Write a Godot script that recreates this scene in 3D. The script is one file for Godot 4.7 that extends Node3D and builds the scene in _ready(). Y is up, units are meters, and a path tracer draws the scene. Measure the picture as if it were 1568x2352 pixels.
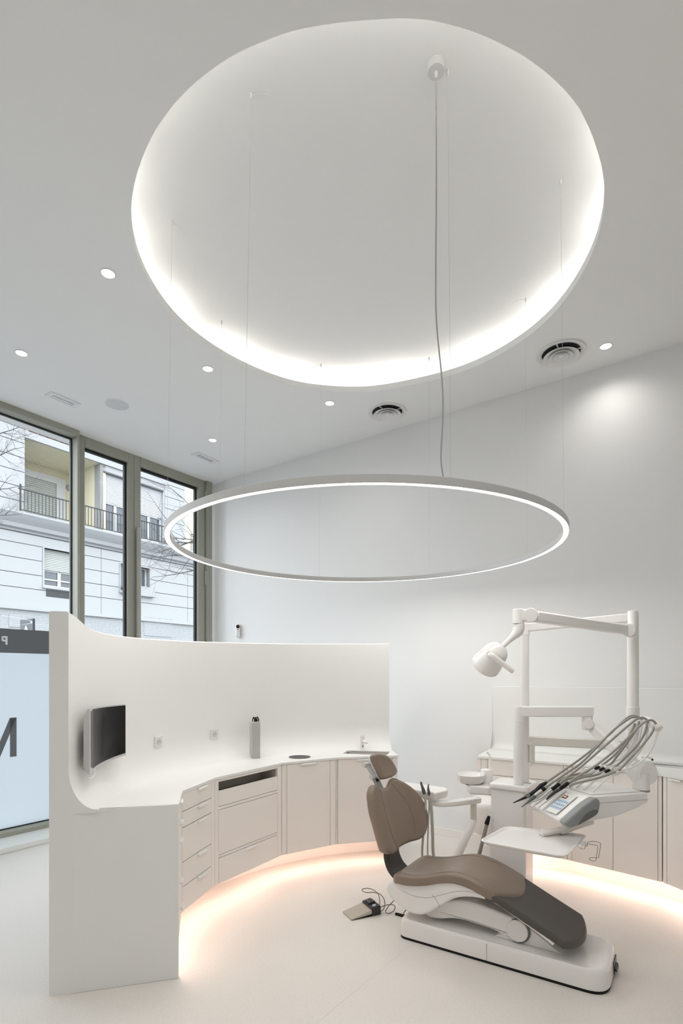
extends Node3D

# Measures: metres, y up, the camera looks along -z. "D" is the distance along the view direction (D = -z).
const F := 1240.0      # focal length of the lens in photo pixels (1568 x 2352)
const CX := 784.0
const HZ := 1549.0     # row of the horizon
const EYE := 1.5       # camera height
const CEIL := 3.92
const CC := Vector2(0.593, 2.855)   # centre of the curved partition (x, D)

var M := {}
var used := {}
var meshes := {}


class Geo:
	extends RefCounted
	var v := PackedVector3Array()

	func add(t: PackedVector3Array) -> void:
		var c := Vector3.ZERO
		for p in t:
			c += p
		c /= maxf(1.0, t.size())
		var vol := 0.0
		for i in range(0, t.size(), 3):
			vol += (t[i] - c).dot((t[i + 1] - c).cross(t[i + 2] - c))
		if vol > 0.0:
			for i in range(0, t.size(), 3):
				var s := t[i + 1]
				t[i + 1] = t[i + 2]
				t[i + 2] = s
		v.append_array(t)

	func loft(rings: Array, cap0 := true, cap1 := true, wrap := true) -> Geo:
		var t := PackedVector3Array()
		var n: int = rings[0].size()
		for k in rings.size() - 1:
			var a: PackedVector3Array = rings[k]
			var b: PackedVector3Array = rings[k + 1]
			for i in (n if wrap else n - 1):
				var j := (i + 1) % n
				t.append_array([a[i], a[j], b[j], a[i], b[j], b[i]])
		if cap0:
			fan(t, rings[0], false)
		if cap1:
			fan(t, rings[rings.size() - 1], true)
		add(t)
		return self

	func fan(t: PackedVector3Array, r: PackedVector3Array, fwd: bool) -> void:
		var c := Vector3.ZERO
		for p in r:
			c += p
		c /= r.size()
		for i in r.size():
			var j := (i + 1) % r.size()
			if fwd:
				t.append_array([c, r[i], r[j]])
			else:
				t.append_array([c, r[j], r[i]])

	func quad(a: Vector3, b: Vector3, c: Vector3, d: Vector3) -> Geo:
		v.append_array([a, b, c, a, c, d])
		return self

	# box with chamfered edges
	func box(c: Vector3, size: Vector3, basis := Basis(), bev := 0.0) -> Geo:
		var h := size / 2.0
		var b := minf(bev, minf(h.x, minf(h.y, h.z)) * 0.95)
		if b <= 0.0:
			var r0 := PackedVector3Array()
			var r1 := PackedVector3Array()
			for s in [[-1, -1], [1, -1], [1, 1], [-1, 1]]:
				r0.append(c + basis * Vector3(s[0] * h.x, s[1] * h.y, -h.z))
				r1.append(c + basis * Vector3(s[0] * h.x, s[1] * h.y, h.z))
			return loft([r0, r1])
		var rings := []
		for z in [[-h.z, b], [-h.z + b, 0.0], [h.z - b, 0.0], [h.z, b]]:
			var r := PackedVector3Array()
			var x: float = h.x - z[1]
			var y: float = h.y - z[1]
			for s in [[-1, -1, 1, 0], [1, -1, -1, 0], [1, -1, 0, 1], [1, 1, 0, -1], [1, 1, -1, 0], [-1, 1, 1, 0], [-1, 1, 0, -1], [-1, -1, 0, 1]]:
				r.append(c + basis * Vector3(s[0] * x + s[2] * b * 0.999, s[1] * y + s[3] * b * 0.999, z[0]))
			rings.append(r)
		return loft(rings)

	func tube(pts: PackedVector3Array, radius, sides := 10, closed := false) -> Geo:
		var rings := []
		var n := pts.size()
		var up := Vector3.ZERO
		for i in n:
			var d: Vector3
			if closed:
				d = (pts[(i + 1) % n] - pts[(i + n - 1) % n]).normalized()
			else:
				d = (pts[mini(i + 1, n - 1)] - pts[maxi(i - 1, 0)]).normalized()
			if up == Vector3.ZERO:
				up = d.cross(Vector3.UP if absf(d.y) < 0.9 else Vector3.RIGHT).normalized()
			up = (up - d * up.dot(d)).normalized()
			var side := d.cross(up)
			var r := PackedVector3Array()
			var rad: float = radius[i] if radius is Array else radius
			for k in sides:
				var a := TAU * k / sides
				r.append(pts[i] + (up * cos(a) + side * sin(a)) * rad)
			rings.append(r)
		if closed:
			rings.append(rings[0])
		return loft(rings, not closed, not closed)

	# profile: [radius, height] pairs turned round the y axis of xf
	func lathe(xf: Transform3D, profile: Array, segs := 32, sx := 1.0, sz := 1.0) -> Geo:
		var rings := []
		for p in profile:
			var r := PackedVector3Array()
			for k in segs:
				var a := TAU * k / segs
				r.append(xf * Vector3(cos(a) * maxf(p[0], 0.0001) * sx, p[1], sin(a) * maxf(p[0], 0.0001) * sz))
			rings.append(r)
		return loft(rings)

	# polygon in the xy plane of xf drawn out along its z axis, edges chamfered
	func prism(poly: PackedVector2Array, xf: Transform3D, z0: float, z1: float, bev := 0.0) -> Geo:
		if not Geometry2D.is_polygon_clockwise(poly):
			poly = poly.duplicate()
			poly.reverse()
		var n := poly.size()
		var small := PackedVector2Array()
		for i in n:
			var e0 := (poly[i] - poly[(i + n - 1) % n]).normalized()
			var e1 := (poly[(i + 1) % n] - poly[i]).normalized()
			var n0 := Vector2(e0.y, -e0.x)
			var n1 := Vector2(e1.y, -e1.x)
			var m := (n0 + n1)
			m = m / maxf(0.35, m.length_squared()) * 2.0
			small.append(poly[i] + m * bev)
		if Geometry2D.is_point_in_polygon(small[0], poly) == false and bev > 0.0:
			for i in n:
				small[i] = poly[i] * 2.0 - small[i]
		var t := PackedVector3Array()
		var levels := [[z0, 0.0], [z1, 0.0]]
		if bev > 0.0:
			levels = []
			for k in 4:
				var a := PI / 2 * k / 3.0
				levels.append([z0 + bev * (1.0 - cos(a)), 1.0 - sin(a)])
			for k in 4:
				var a := PI / 2 * (3 - k) / 3.0
				levels.append([z1 - bev * (1.0 - cos(a)), 1.0 - sin(a)])
		for k in levels.size() - 1:
			for i in n:
				var j := (i + 1) % n
				var f0: float = levels[k][1]
				var f1: float = levels[k + 1][1]
				var ai := poly[i].lerp(small[i], f0)
				var aj := poly[j].lerp(small[j], f0)
				var bi := poly[i].lerp(small[i], f1)
				var bj := poly[j].lerp(small[j], f1)
				var a := xf * Vector3(ai.x, ai.y, levels[k][0])
				var b := xf * Vector3(aj.x, aj.y, levels[k][0])
				var c := xf * Vector3(bj.x, bj.y, levels[k + 1][0])
				var d := xf * Vector3(bi.x, bi.y, levels[k + 1][0])
				t.append_array([a, b, c, a, c, d])
		var cap: PackedVector2Array = small if bev > 0.0 else poly
		var idx := Geometry2D.triangulate_polygon(poly)
		if idx.is_empty():
			push_warning("outline does not fill")
			print("outline does not fill: ", n)
		# orient the caps like the sides: clockwise polygon
		for i in range(0, idx.size(), 3):
			var p0 := cap[idx[i]]
			var p1 := cap[idx[i + 1]]
			var p2 := cap[idx[i + 2]]
			if (p1 - p0).cross(p2 - p0) > 0.0:
				var s := p1
				p1 = p2
				p2 = s
			# p0 p1 p2 run the same way as the clockwise outline
			t.append_array([xf * Vector3(p0.x, p0.y, z0), xf * Vector3(p2.x, p2.y, z0), xf * Vector3(p1.x, p1.y, z0)])
			t.append_array([xf * Vector3(p0.x, p0.y, z1), xf * Vector3(p1.x, p1.y, z1), xf * Vector3(p2.x, p2.y, z1)])
		add(t)
		return self

	# outline filled as an upholstered pad: levels are [inset, height]; shape(p, h) places it in space
	func pad(outline: PackedVector2Array, levels: Array, shape: Callable, rings_in := 5) -> Geo:
		var c := Vector2.ZERO
		for p in outline:
			c += p
		c /= outline.size()
		var rings := []
		for l in levels:
			var r := PackedVector3Array()
			for p in outline:
				var d := p - c
				var q: Vector2 = c + d * (1.0 - l[0] / d.length())
				r.append(shape.call(q, l[1]))
			rings.append(r)
		var last: Array = levels[levels.size() - 1]
		for k in range(1, rings_in):
			var f := 1.0 - float(k) / rings_in
			var r := PackedVector3Array()
			for p in outline:
				var d := p - c
				r.append(shape.call(c + d * (1.0 - last[0] / d.length()) * f, last[1]))
			rings.append(r)
		return loft(rings)


func commit(v: PackedVector3Array, inv: Transform3D, limit := 40.0) -> ArrayMesh:
	var n := v.size()
	var pos := PackedVector3Array()
	pos.resize(n)
	for i in n:
		pos[i] = inv * v[i]
	var fn := PackedVector3Array()
	var fu := PackedVector3Array()
	var at_point := {}
	for i in range(0, n, 3):
		var c := (pos[i + 2] - pos[i]).cross(pos[i + 1] - pos[i])
		fn.append(c)
		fu.append(c.normalized())
		for k in 3:
			var key := Vector3i((pos[i + k] * 20000.0).round())
			if not at_point.has(key):
				at_point[key] = PackedInt32Array()
			at_point[key].append(i / 3)
	var nor := PackedVector3Array()
	nor.resize(n)
	var lim := cos(deg_to_rad(limit))
	for i in n:
		var me := fu[i / 3]
		var s := Vector3.ZERO
		for j in at_point[Vector3i((pos[i] * 20000.0).round())]:
			if fu[j].dot(me) > lim:
				s += fn[j]
		nor[i] = s.normalized() if s.length_squared() > 0.0 else (me if me.length_squared() > 0.0 else Vector3.UP)
	var arrays := []
	arrays.resize(Mesh.ARRAY_MAX)
	arrays[Mesh.ARRAY_VERTEX] = pos
	arrays[Mesh.ARRAY_NORMAL] = nor
	var m := ArrayMesh.new()
	m.add_surface_from_arrays(Mesh.PRIMITIVE_TRIANGLES, arrays)
	return m


func numbered(called: String) -> String:
	if not used.has(called):
		used[called] = 0
		return called
	used[called] += 1
	return "%s_%03d" % [called, used[called]]


# a thing: a Node3D at its base, whose children are its parts
func thing(called: String, label: String, category: String, xf: Variant = Vector3.ZERO, group := "") -> Node3D:
	var o := Node3D.new()
	o.name = numbered(called)
	add_child(o, true)
	o.transform = xf if xf is Transform3D else Transform3D(Basis(), xf)
	tag(o, label, category, group)
	return o


func tag(o: Node, label: String, category: String, group := "") -> void:
	o.set_meta("label", label)
	o.set_meta("category", category)
	if group:
		o.set_meta("group", group)


# one named mesh; the geometry is given in world space and stored in the parent's space
func part(called: String, g: Geo, mat: Material, parent: Node3D = null, limit := 40.0) -> MeshInstance3D:
	var o := MeshInstance3D.new()
	var p: Node3D = parent if parent else self
	o.mesh = commit(g.v, p.global_transform.affine_inverse(), limit)
	o.material_override = mat
	o.name = called if parent else numbered(called)
	p.add_child(o, true)
	return o


func struct(called: String, g: Geo, mat: Material, limit := 40.0) -> MeshInstance3D:
	var o := part(called, g, mat, null, limit)
	o.set_meta("kind", "structure")
	return o


func P(x: float, y: float, d: float) -> Vector3:
	return Vector3(x, y, -d)


# the point at distance D seen at a place of the photo
func at(px: float, py: float, d: float) -> Vector3:
	return Vector3((px - CX) / F * d, EYE - (py - HZ) / F * d, -d)


# the point at height y seen at a place of the photo
func hor(px: float, py: float, y: float) -> Vector3:
	return at(px, py, (EYE - y) * F / (py - HZ))


func curve(pts: Array, steps := 6, closed := false) -> PackedVector3Array:
	var out := PackedVector3Array()
	var n := pts.size()
	for i in (n if closed else n - 1):
		var a: Vector3 = pts[(i + n - 1) % n] if closed else pts[maxi(i - 1, 0)]
		var b: Vector3 = pts[i]
		var c: Vector3 = pts[(i + 1) % n]
		var d: Vector3 = pts[(i + 2) % n] if closed else pts[mini(i + 2, n - 1)]
		for k in steps:
			out.append(b.cubic_interpolate(c, a, d, float(k) / steps))
	if not closed:
		out.append(pts[n - 1])
	return out


func curve2(pts: Array, steps := 6, closed := false) -> PackedVector2Array:
	var q := []
	for p in pts:
		q.append(Vector3(p.x, p.y, 0))
	var out := PackedVector2Array()
	for p in curve(q, steps, closed):
		out.append(Vector2(p.x, p.y))
	return out


func poly(a: Array) -> PackedVector2Array:
	var out := PackedVector2Array()
	for p in a:
		out.append(Vector2(p[0], p[1]))
	return out


# value of a table [[x, y], ...] at x, smoothly
func table(t: Array, x: float) -> float:
	if x <= t[0][0]:
		return t[0][1]
	for i in t.size() - 1:
		if x <= t[i + 1][0]:
			var f: float = (x - t[i][0]) / (t[i + 1][0] - t[i][0])
			var a: float = t[maxi(i - 1, 0)][1]
			var d: float = t[mini(i + 2, t.size() - 1)][1]
			return cubic_interpolate(t[i][1], t[i + 1][1], a, d, f)
	return t[t.size() - 1][1]


# a frame whose z axis points along dir and whose y axis is as upright as it can be
func frame(origin: Vector3, dir: Vector3, up := Vector3.UP) -> Transform3D:
	var z := dir.normalized()
	var x := up.cross(z).normalized()
	return Transform3D(Basis(x, z.cross(x), z), origin)


# a frame whose y axis points along dir (for turned parts)
func axis(origin: Vector3, dir: Vector3) -> Transform3D:
	var y := dir.normalized()
	var x := y.cross(Vector3.RIGHT if absf(y.x) < 0.8 else Vector3.FORWARD).normalized()
	return Transform3D(Basis(x, y, x.cross(y)), origin)


# a bar with a rectangular section from a to b
func bar(g: Geo, a: Vector3, b: Vector3, w: float, h: float, bev := 0.004, up := Vector3.UP) -> Geo:
	var f := frame((a + b) / 2.0, b - a, up)
	return g.box(f.origin, Vector3(w, h, a.distance_to(b)), f.basis, bev)


func noise_tex(seed_: int, freq: float, lo: Color, hi: Color, size := 512, as_normal := false, strength := 4.0) -> NoiseTexture2D:
	var n := FastNoiseLite.new()
	n.seed = seed_
	n.frequency = freq
	n.fractal_octaves = 3
	var t := NoiseTexture2D.new()
	t.width = size
	t.height = size
	t.seamless = true
	t.noise = n
	if as_normal:
		t.as_normal_map = true
		t.bump_strength = strength
	else:
		var g := Gradient.new()
		g.set_color(0, lo)
		g.set_color(1, hi)
		t.color_ramp = g
	return t


func mat(called: String, c: Color, rough := 0.5, metal := 0.0, spec := 0.5) -> StandardMaterial3D:
	var m := StandardMaterial3D.new()
	m.resource_name = called
	m.albedo_color = c
	m.roughness = rough
	m.metallic = metal
	m.metallic_specular = spec
	M[called] = m
	return m


func glow(called: String, c: Color, energy: float) -> StandardMaterial3D:
	var m := mat(called, Color(0.9, 0.9, 0.9), 0.6)
	m.emission_enabled = true
	m.emission = c
	m.emission_energy_multiplier = energy
	return m


func area(pos: Vector3, dir: Vector3, along: Vector3, length: float, width: float, energy: float, c: Color, parent: Node3D = self) -> void:
	var l := AreaLight3D.new()
	l.name = "light"
	l.area_size = Vector2(length, width)
	l.light_energy = energy
	l.light_color = c
	l.shadow_enabled = true
	l.area_range = 20.0
	l.area_attenuation = 2.0
	parent.add_child(l, true)
	var z := -dir.normalized()
	var x := (along - z * along.dot(z)).normalized()
	l.global_transform = Transform3D(Basis(x, z.cross(x), z), pos)


func materials() -> void:
	mat("paint", Color(0.945, 0.945, 0.94), 0.75, 0.0, 0.3)
	mat("ceiling_paint", Color(0.96, 0.962, 0.957), 0.8, 0.0, 0.3)
	var fl := mat("resin floor", Color(0.93, 0.91, 0.885), 0.42, 0.0, 0.4)
	fl.albedo_texture = noise_tex(4, 0.09, Color(0.955, 0.955, 0.955), Color(1, 1, 1))
	fl.uv1_triplanar = true
	fl.uv1_world_triplanar = true
	fl.uv1_scale = Vector3(1.6, 1.6, 1.6)
	mat("solid surface", Color(0.95, 0.95, 0.94), 0.35, 0.0, 0.4)
	mat("cabinet lacquer", Color(0.965, 0.945, 0.925), 0.5, 0.0, 0.35)
	mat("cabinet carcass", Color(0.85, 0.83, 0.81), 0.6, 0.0, 0.3)
	mat("floor joint", Color(0.895, 0.875, 0.85), 0.6)
	mat("shadow gap", Color(0.62, 0.59, 0.56), 0.8, 0.0, 0.2)
	mat("slot interior", Color(0.86, 0.83, 0.79), 0.7, 0.0, 0.3)
	mat("unit white", Color(0.965, 0.955, 0.945), 0.18, 0.0, 0.5)
	mat("base gloss", Color(0.965, 0.955, 0.945), 0.07, 0.0, 0.55)
	mat("unit satin", Color(0.965, 0.955, 0.945), 0.32, 0.0, 0.5)
	mat("unit beige", Color(0.9, 0.885, 0.855), 0.3, 0.0, 0.5)
	mat("seam grey", Color(0.62, 0.6, 0.58), 0.5)
	var vin := mat("taupe upholstery", Color(0.55, 0.487, 0.43), 0.36, 0.0, 0.5)
	vin.normal_enabled = true
	vin.normal_texture = noise_tex(7, 0.12, Color.BLACK, Color.WHITE, 512, true, 2.0)
	vin.normal_scale = 0.25
	vin.uv1_triplanar = true
	vin.uv1_scale = Vector3(6, 6, 6)
	mat("charcoal plastic", Color(0.2, 0.195, 0.19), 0.45, 0.0, 0.5)
	var lg := mat("charcoal upholstery", Color(0.335, 0.318, 0.302), 0.5, 0.0, 0.45)
	lg.normal_enabled = true
	lg.normal_texture = vin.normal_texture
	lg.normal_scale = 0.25
	lg.uv1_triplanar = true
	lg.uv1_scale = Vector3(6, 6, 6)
	mat("black rubber", Color(0.05, 0.05, 0.055), 0.6, 0.0, 0.4)
	mat("black gloss", Color(0.035, 0.037, 0.04), 0.25, 0.0, 0.5)
	mat("grey plastic", Color(0.57, 0.58, 0.58), 0.4, 0.0, 0.5)
	mat("dark grey plastic", Color(0.42, 0.41, 0.4), 0.45, 0.0, 0.5)
	mat("hose grey", Color(0.62, 0.61, 0.58), 0.45, 0.0, 0.5)
	mat("hose beige", Color(0.74, 0.73, 0.67), 0.45, 0.0, 0.5)
	mat("steel", Color(0.75, 0.74, 0.72), 0.28, 1.0)
	mat("brushed plate", Color(0.76, 0.735, 0.69), 0.42, 0.35)
	mat("dark steel", Color(0.42, 0.43, 0.44), 0.35, 0.9)
	mat("aluminium", Color(0.78, 0.78, 0.77), 0.45, 0.0, 0.5)
	mat("ring white", Color(0.88, 0.88, 0.875), 0.5, 0.0, 0.4)
	mat("wire steel", Color(0.85, 0.855, 0.855), 0.4, 0.0)
	mat("cable grey", Color(0.72, 0.725, 0.725), 0.5)
	mat("olive frame", Color(0.655, 0.655, 0.605), 0.5, 0.0, 0.4)
	mat("olive frame reveal", Color(0.69, 0.69, 0.65), 0.5, 0.0, 0.4)
	mat("gasket", Color(0.1, 0.105, 0.11), 0.6)
	var gl := mat("window glass", Color(0.97, 1.0, 0.99, 0.04), 0.0, 0.0, 0.3)
	gl.transparency = BaseMaterial3D.TRANSPARENCY_ALPHA
	var fr := mat("frosted film", Color(0.85, 0.875, 0.9), 0.8, 0.0, 0.2)
	fr.backlight_enabled = true
	fr.backlight = Color(0.95, 0.97, 0.98)
	mat("vinyl grey", Color(0.44, 0.455, 0.475), 0.6, 0.0, 0.3)
	mat("vinyl white", Color(0.93, 0.93, 0.93), 0.6)
	mat("screen black", Color(0.03, 0.031, 0.033), 0.16, 0.0, 0.28)
	mat("monitor shell", Color(0.8, 0.8, 0.8), 0.35, 0.0, 0.5)
	mat("socket white", Color(0.9, 0.9, 0.89), 0.4)
	mat("socket well", Color(0.82, 0.82, 0.81), 0.5)
	mat("vent dark", Color(0.2, 0.2, 0.2), 0.8)
	mat("vent white", Color(0.93, 0.93, 0.925), 0.5)
	mat("speaker cloth", Color(0.85, 0.86, 0.87), 0.9)
	mat("key blue", Color(0.72, 0.8, 0.9), 0.5)
	mat("key mark", Color(0.16, 0.2, 0.28), 0.5)
	mat("pale disc", Color(0.72, 0.74, 0.85), 0.4)
	# street
	mat("facade white", Color(0.655, 0.66, 0.66), 0.85)
	mat("facade groove", Color(0.38, 0.38, 0.38), 0.9)
	mat("facade grey", Color(0.72, 0.73, 0.74), 0.9)
	mat("facade cream", Color(0.87, 0.84, 0.73), 0.9)
	mat("cornice grey", Color(0.64, 0.645, 0.65), 0.85)
	var st := mat("facade stone", Color(0.68, 0.69, 0.695), 0.9)
	st.albedo_texture = noise_tex(11, 0.05, Color(0.82, 0.82, 0.82), Color(1, 1, 1))
	st.uv1_triplanar = true
	st.uv1_scale = Vector3(0.6, 0.6, 0.6)
	mat("shutter white", Color(0.74, 0.745, 0.75), 0.7)
	mat("shutter grey", Color(0.7, 0.71, 0.69), 0.7)
	mat("far frame", Color(0.8, 0.805, 0.81), 0.6)
	mat("far glass", Color(0.3, 0.33, 0.36), 0.15, 0.0, 0.6)
	mat("iron", Color(0.22, 0.225, 0.23), 0.6)
	mat("terracotta", Color(0.55, 0.34, 0.28), 0.8)
	mat("red pot", Color(0.72, 0.2, 0.2), 0.7)
	mat("plant green", Color(0.3, 0.36, 0.28), 0.8)
	mat("bark", Color(0.3, 0.29, 0.28), 0.9)
	mat("asphalt", Color(0.45, 0.46, 0.47), 0.9)
	mat("lamp glass", Color(0.62, 0.64, 0.62), 0.4)
	glow("ring glow", Color(1.0, 0.985, 0.96), 1.6)
	glow("cove glow", Color(1.0, 0.975, 0.94), 1.0)
	glow("plinth glow", Color(1.0, 0.88, 0.77), 1.5)
	glow("lamp glow", Color(1.0, 0.98, 0.95), 2.4)
	glow("display amber", Color(1.0, 0.55, 0.15), 0.9)


const C0 := Vector2(-1.573, 6.814)      # corner of window wall and right wall (x, D)
const DU := Vector2(-0.577, -0.817)     # along the window wall, towards the viewer
const DV := Vector2(0.817, -0.577)      # along the right wall
const P0 := Vector2(-3.016, 4.771)      # a point of the window wall's inner face


# room place: u along the window wall, v along the right wall
func room(u: float, v: float, y: float) -> Vector3:
	var p := C0 + DU * u + DV * v
	return P(p.x, y, p.y)


# window wall place: t along the wall, n outwards
func win(t: float, n: float, y: float) -> Vector3:
	var p := P0 - DU * t - DV * n
	return P(p.x, y, p.y)


# where the view through a photo column meets the plane n outwards from the window wall: (t, D)
func win_t(px: float, n: float) -> Vector2:
	var r := (px - CX) / F
	var o := P0 - DV * n
	var t := (r * o.y - o.x) / (-DU.x + r * DU.y)
	return Vector2(t, o.y - DU.y * t)


func win_p(px: float, py: float, n: float) -> Vector2:
	var q := win_t(px, n)
	return Vector2(q.x, EYE - (py - HZ) / F * q.y)


# a block of the window wall: from t0 to t1, y0 to y1, n0 to n1
func wbox(g: Geo, t0: float, t1: float, y0: float, y1: float, n0: float, n1: float, bev := 0.0) -> Geo:
	var c := win((t0 + t1) / 2, (n0 + n1) / 2, (y0 + y1) / 2)
	return g.box(c, Vector3(absf(t1 - t0), absf(y1 - y0), absf(n1 - n0)), win_basis(), bev)


func win_basis() -> Basis:
	var x := Vector3(-DU.x, 0, DU.y)
	return Basis(x, Vector3.UP, x.cross(Vector3.UP))


func wslab(called: String, u0: float, u1: float, v0: float, v1: float, y0: float, y1: float, m: Material) -> void:
	var g := Geo.new()
	var a := PackedVector3Array()
	var b := PackedVector3Array()
	for q in [[u0, v0], [u1, v0], [u1, v1], [u0, v1]]:
		a.append(room(q[0], q[1], y0))
		b.append(room(q[0], q[1], y1))
	g.loft([a, b])
	struct(called, g, m)


func _ready() -> void:
	var cam := Camera3D.new()
	cam.name = "camera"
	cam.projection = Camera3D.PROJECTION_FRUSTUM
	cam.near = 0.05
	cam.far = 200.0
	cam.size = 2352.0 / F * cam.near
	cam.frustum_offset = Vector2(0, (HZ - 1176.0) / F * cam.near)
	cam.position = Vector3(0, EYE, 0)
	add_child(cam)
	cam.current = true
	var we := WorldEnvironment.new()
	we.name = "environment"
	var env := Environment.new()
	var sky := Sky.new()
	var sm := ProceduralSkyMaterial.new()
	sm.sky_top_color = Color(0.9, 0.93, 0.96)
	sm.sky_horizon_color = Color(0.93, 0.955, 0.98)
	sm.ground_horizon_color = Color(0.8, 0.82, 0.84)
	sm.ground_bottom_color = Color(0.6, 0.62, 0.64)
	sm.sky_energy_multiplier = 1.64
	sm.ground_energy_multiplier = 1.0
	sky.sky_material = sm
	env.background_mode = Environment.BG_SKY
	env.sky = sky
	env.tonemap_mode = Environment.TONE_MAPPER_LINEAR
	env.tonemap_exposure = 1.5
	env.sdfgi_enabled = true
	env.ssao_enabled = true
	env.ssil_enabled = true
	we.environment = env
	add_child(we)
	materials()
	build_room()
	build_cove()
	build_ring()
	build_partition()
	build_left_cabinets()
	build_right_counter()
	build_chair()
	build_unit()
	build_table()
	build_small_things()
	build_ceiling_fittings()
	build_unseen_lamps()
	build_window()
	build_street()


func cove_outline() -> PackedVector2Array:
	# the free-form opening in the ceiling (x, D)
	var px := [[860, 44.4], [794, 50.3], [705, 62.5], [650, 77], [568.5, 108.8], [502, 145.8], [428, 205], [368.8, 275], [324.4, 360], [302, 445], [300, 508], [309, 575], [335.5, 643], [383.6, 716.7], [442.8, 776], [516.7, 824], [576, 853.6], [650, 883.2], [724, 897.5], [805, 902], [860, 900], [935, 887], [1027.5, 866.5], [1109, 836], [1205, 782], [1286.5, 709], [1349, 611], [1379, 532], [1390, 450], [1382.7, 375], [1345.7, 271.5], [1312.4, 223.5], [1253, 162.4], [1175.5, 110.6], [1072, 64.4], [975.8, 43.7], [924, 41.5]]
	var pts := []
	for p in px:
		var q := hor(p[0], p[1], CEIL)
		pts.append(Vector2(q.x, -q.z))
	var line := curve2(pts, 5, true)
	for k in 14:
		var soft := PackedVector2Array()
		for i in line.size():
			soft.append(line[i] * 0.5 + (line[(i + 1) % line.size()] + line[(i + line.size() - 1) % line.size()]) * 0.25)
		line = soft
	return line


func build_room() -> void:
	# floor
	var fl := Geo.new()
	var a := PackedVector3Array()
	var b := PackedVector3Array()
	for q in [[-0.12, -0.12], [7.32, -0.12], [7.32, 7.62], [-0.12, 7.62]]:
		a.append(room(q[0], q[1], -0.15))
		b.append(room(q[0], q[1], 0.0))
	fl.loft([a, b])
	var floor_ := struct("floor", fl, M["resin floor"])
	var jt := Geo.new()
	bar(jt, hor(700, 2372, 0.0), hor(950, 2163, 0.0), 0.003, 0.001, 0.0)
	part("joint", jt, M["floor joint"], floor_)
	# right wall, its narrow recessed strip beside the window, and the walls behind the viewer
	wslab("wall_right", -0.22, 0.0, 0.16, 7.62, -0.15, CEIL + 0.45, M.paint)
	wslab("wall_right", -0.22, -0.035, -0.4, 0.16, -0.15, CEIL + 0.45, M.paint)
	wslab("wall_front", -0.12, 7.32, 7.5, 7.7, -0.15, CEIL + 0.45, M.paint)
	wslab("wall_back", 7.2, 7.4, -0.4, 7.7, -0.15, CEIL + 0.45, M.paint)
	var bb := Geo.new()
	var p0 := room(0.006, 0.5, 0.035)
	var p1 := room(0.006, 7.5, 0.035)
	bar(bb, p0, p1, 0.012, 0.07, 0.002)
	struct("baseboard_right", bb, M["cabinet lacquer"])
	# ceiling slab with the opening of the light cove
	var out := cove_outline()
	var c := Vector2.ZERO
	for p in out:
		c += p
	c /= out.size()
	var corners := []
	for q in [[-0.22, -0.4], [7.4, -0.4], [7.4, 7.7], [-0.22, 7.7]]:
		corners.append(C0 + DU * q[0] + DV * q[1])
	var dirs := []
	for p in out:
		dirs.append((p - c).angle())
	for p in corners:
		dirs.append((p - c).angle())
	dirs.sort()
	var hole := []
	var rim := []
	for d in dirs:
		var ray := Vector2.from_angle(d) * 30.0
		var best := 1e9
		for i in out.size():
			var hit = Geometry2D.segment_intersects_segment(c, c + ray, out[i], out[(i + 1) % out.size()])
			if hit != null and c.distance_to(hit) < best:
				best = c.distance_to(hit)
		hole.append(c + Vector2.from_angle(d) * best)
		best = 1e9
		for i in 4:
			var hit = Geometry2D.segment_intersects_segment(c, c + ray, corners[i], corners[(i + 1) % 4])
			if hit != null and c.distance_to(hit) < best:
				best = c.distance_to(hit)
		rim.append(c + Vector2.from_angle(d) * best)
	var rings := []
	for l in [[rim, CEIL + 0.05, 0], [rim, CEIL, 0], [hole, CEIL, 0], [hole, CEIL + 0.05, 0]]:
		var r := PackedVector3Array()
		for p in l[0]:
			r.append(P(p.x, l[1], p.y))
		rings.append(r)
	rings.append(rings[0])
	var g := Geo.new()
	g.loft(rings, false, false)
	struct("ceiling", g, M.ceiling_paint)
	# raised ceiling over the opening
	g = Geo.new()
	rings = []
	for l in [[0.45, CEIL + 0.05], [0.45, CEIL + 0.4], [0.2, CEIL + 0.4]]:
		rings.append(cove_ring(out, c, l[0], l[1]))
	var under := []
	for l in [[0.25, CEIL + 0.05], [0.25, CEIL + 0.11], [0.245, CEIL + 0.15], [0.23, CEIL + 0.178], [0.205, CEIL + 0.194], [0.17, CEIL + 0.2]]:
		under.append(cove_ring(out, c, l[0], l[1]))
	g.loft([rings[0], rings[1], rings[2]], false, true)
	g.loft(under, false, true)
	g.loft([rings[0], under[0]], false, false)
	struct("ceiling_recess", g, M.ceiling_paint)


func cove_ring(out: PackedVector2Array, c: Vector2, grow: float, y: float) -> PackedVector3Array:
	var r := PackedVector3Array()
	for p in out:
		var q := p + (p - c).normalized() * grow
		r.append(P(q.x, y, q.y))
	return r


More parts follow.
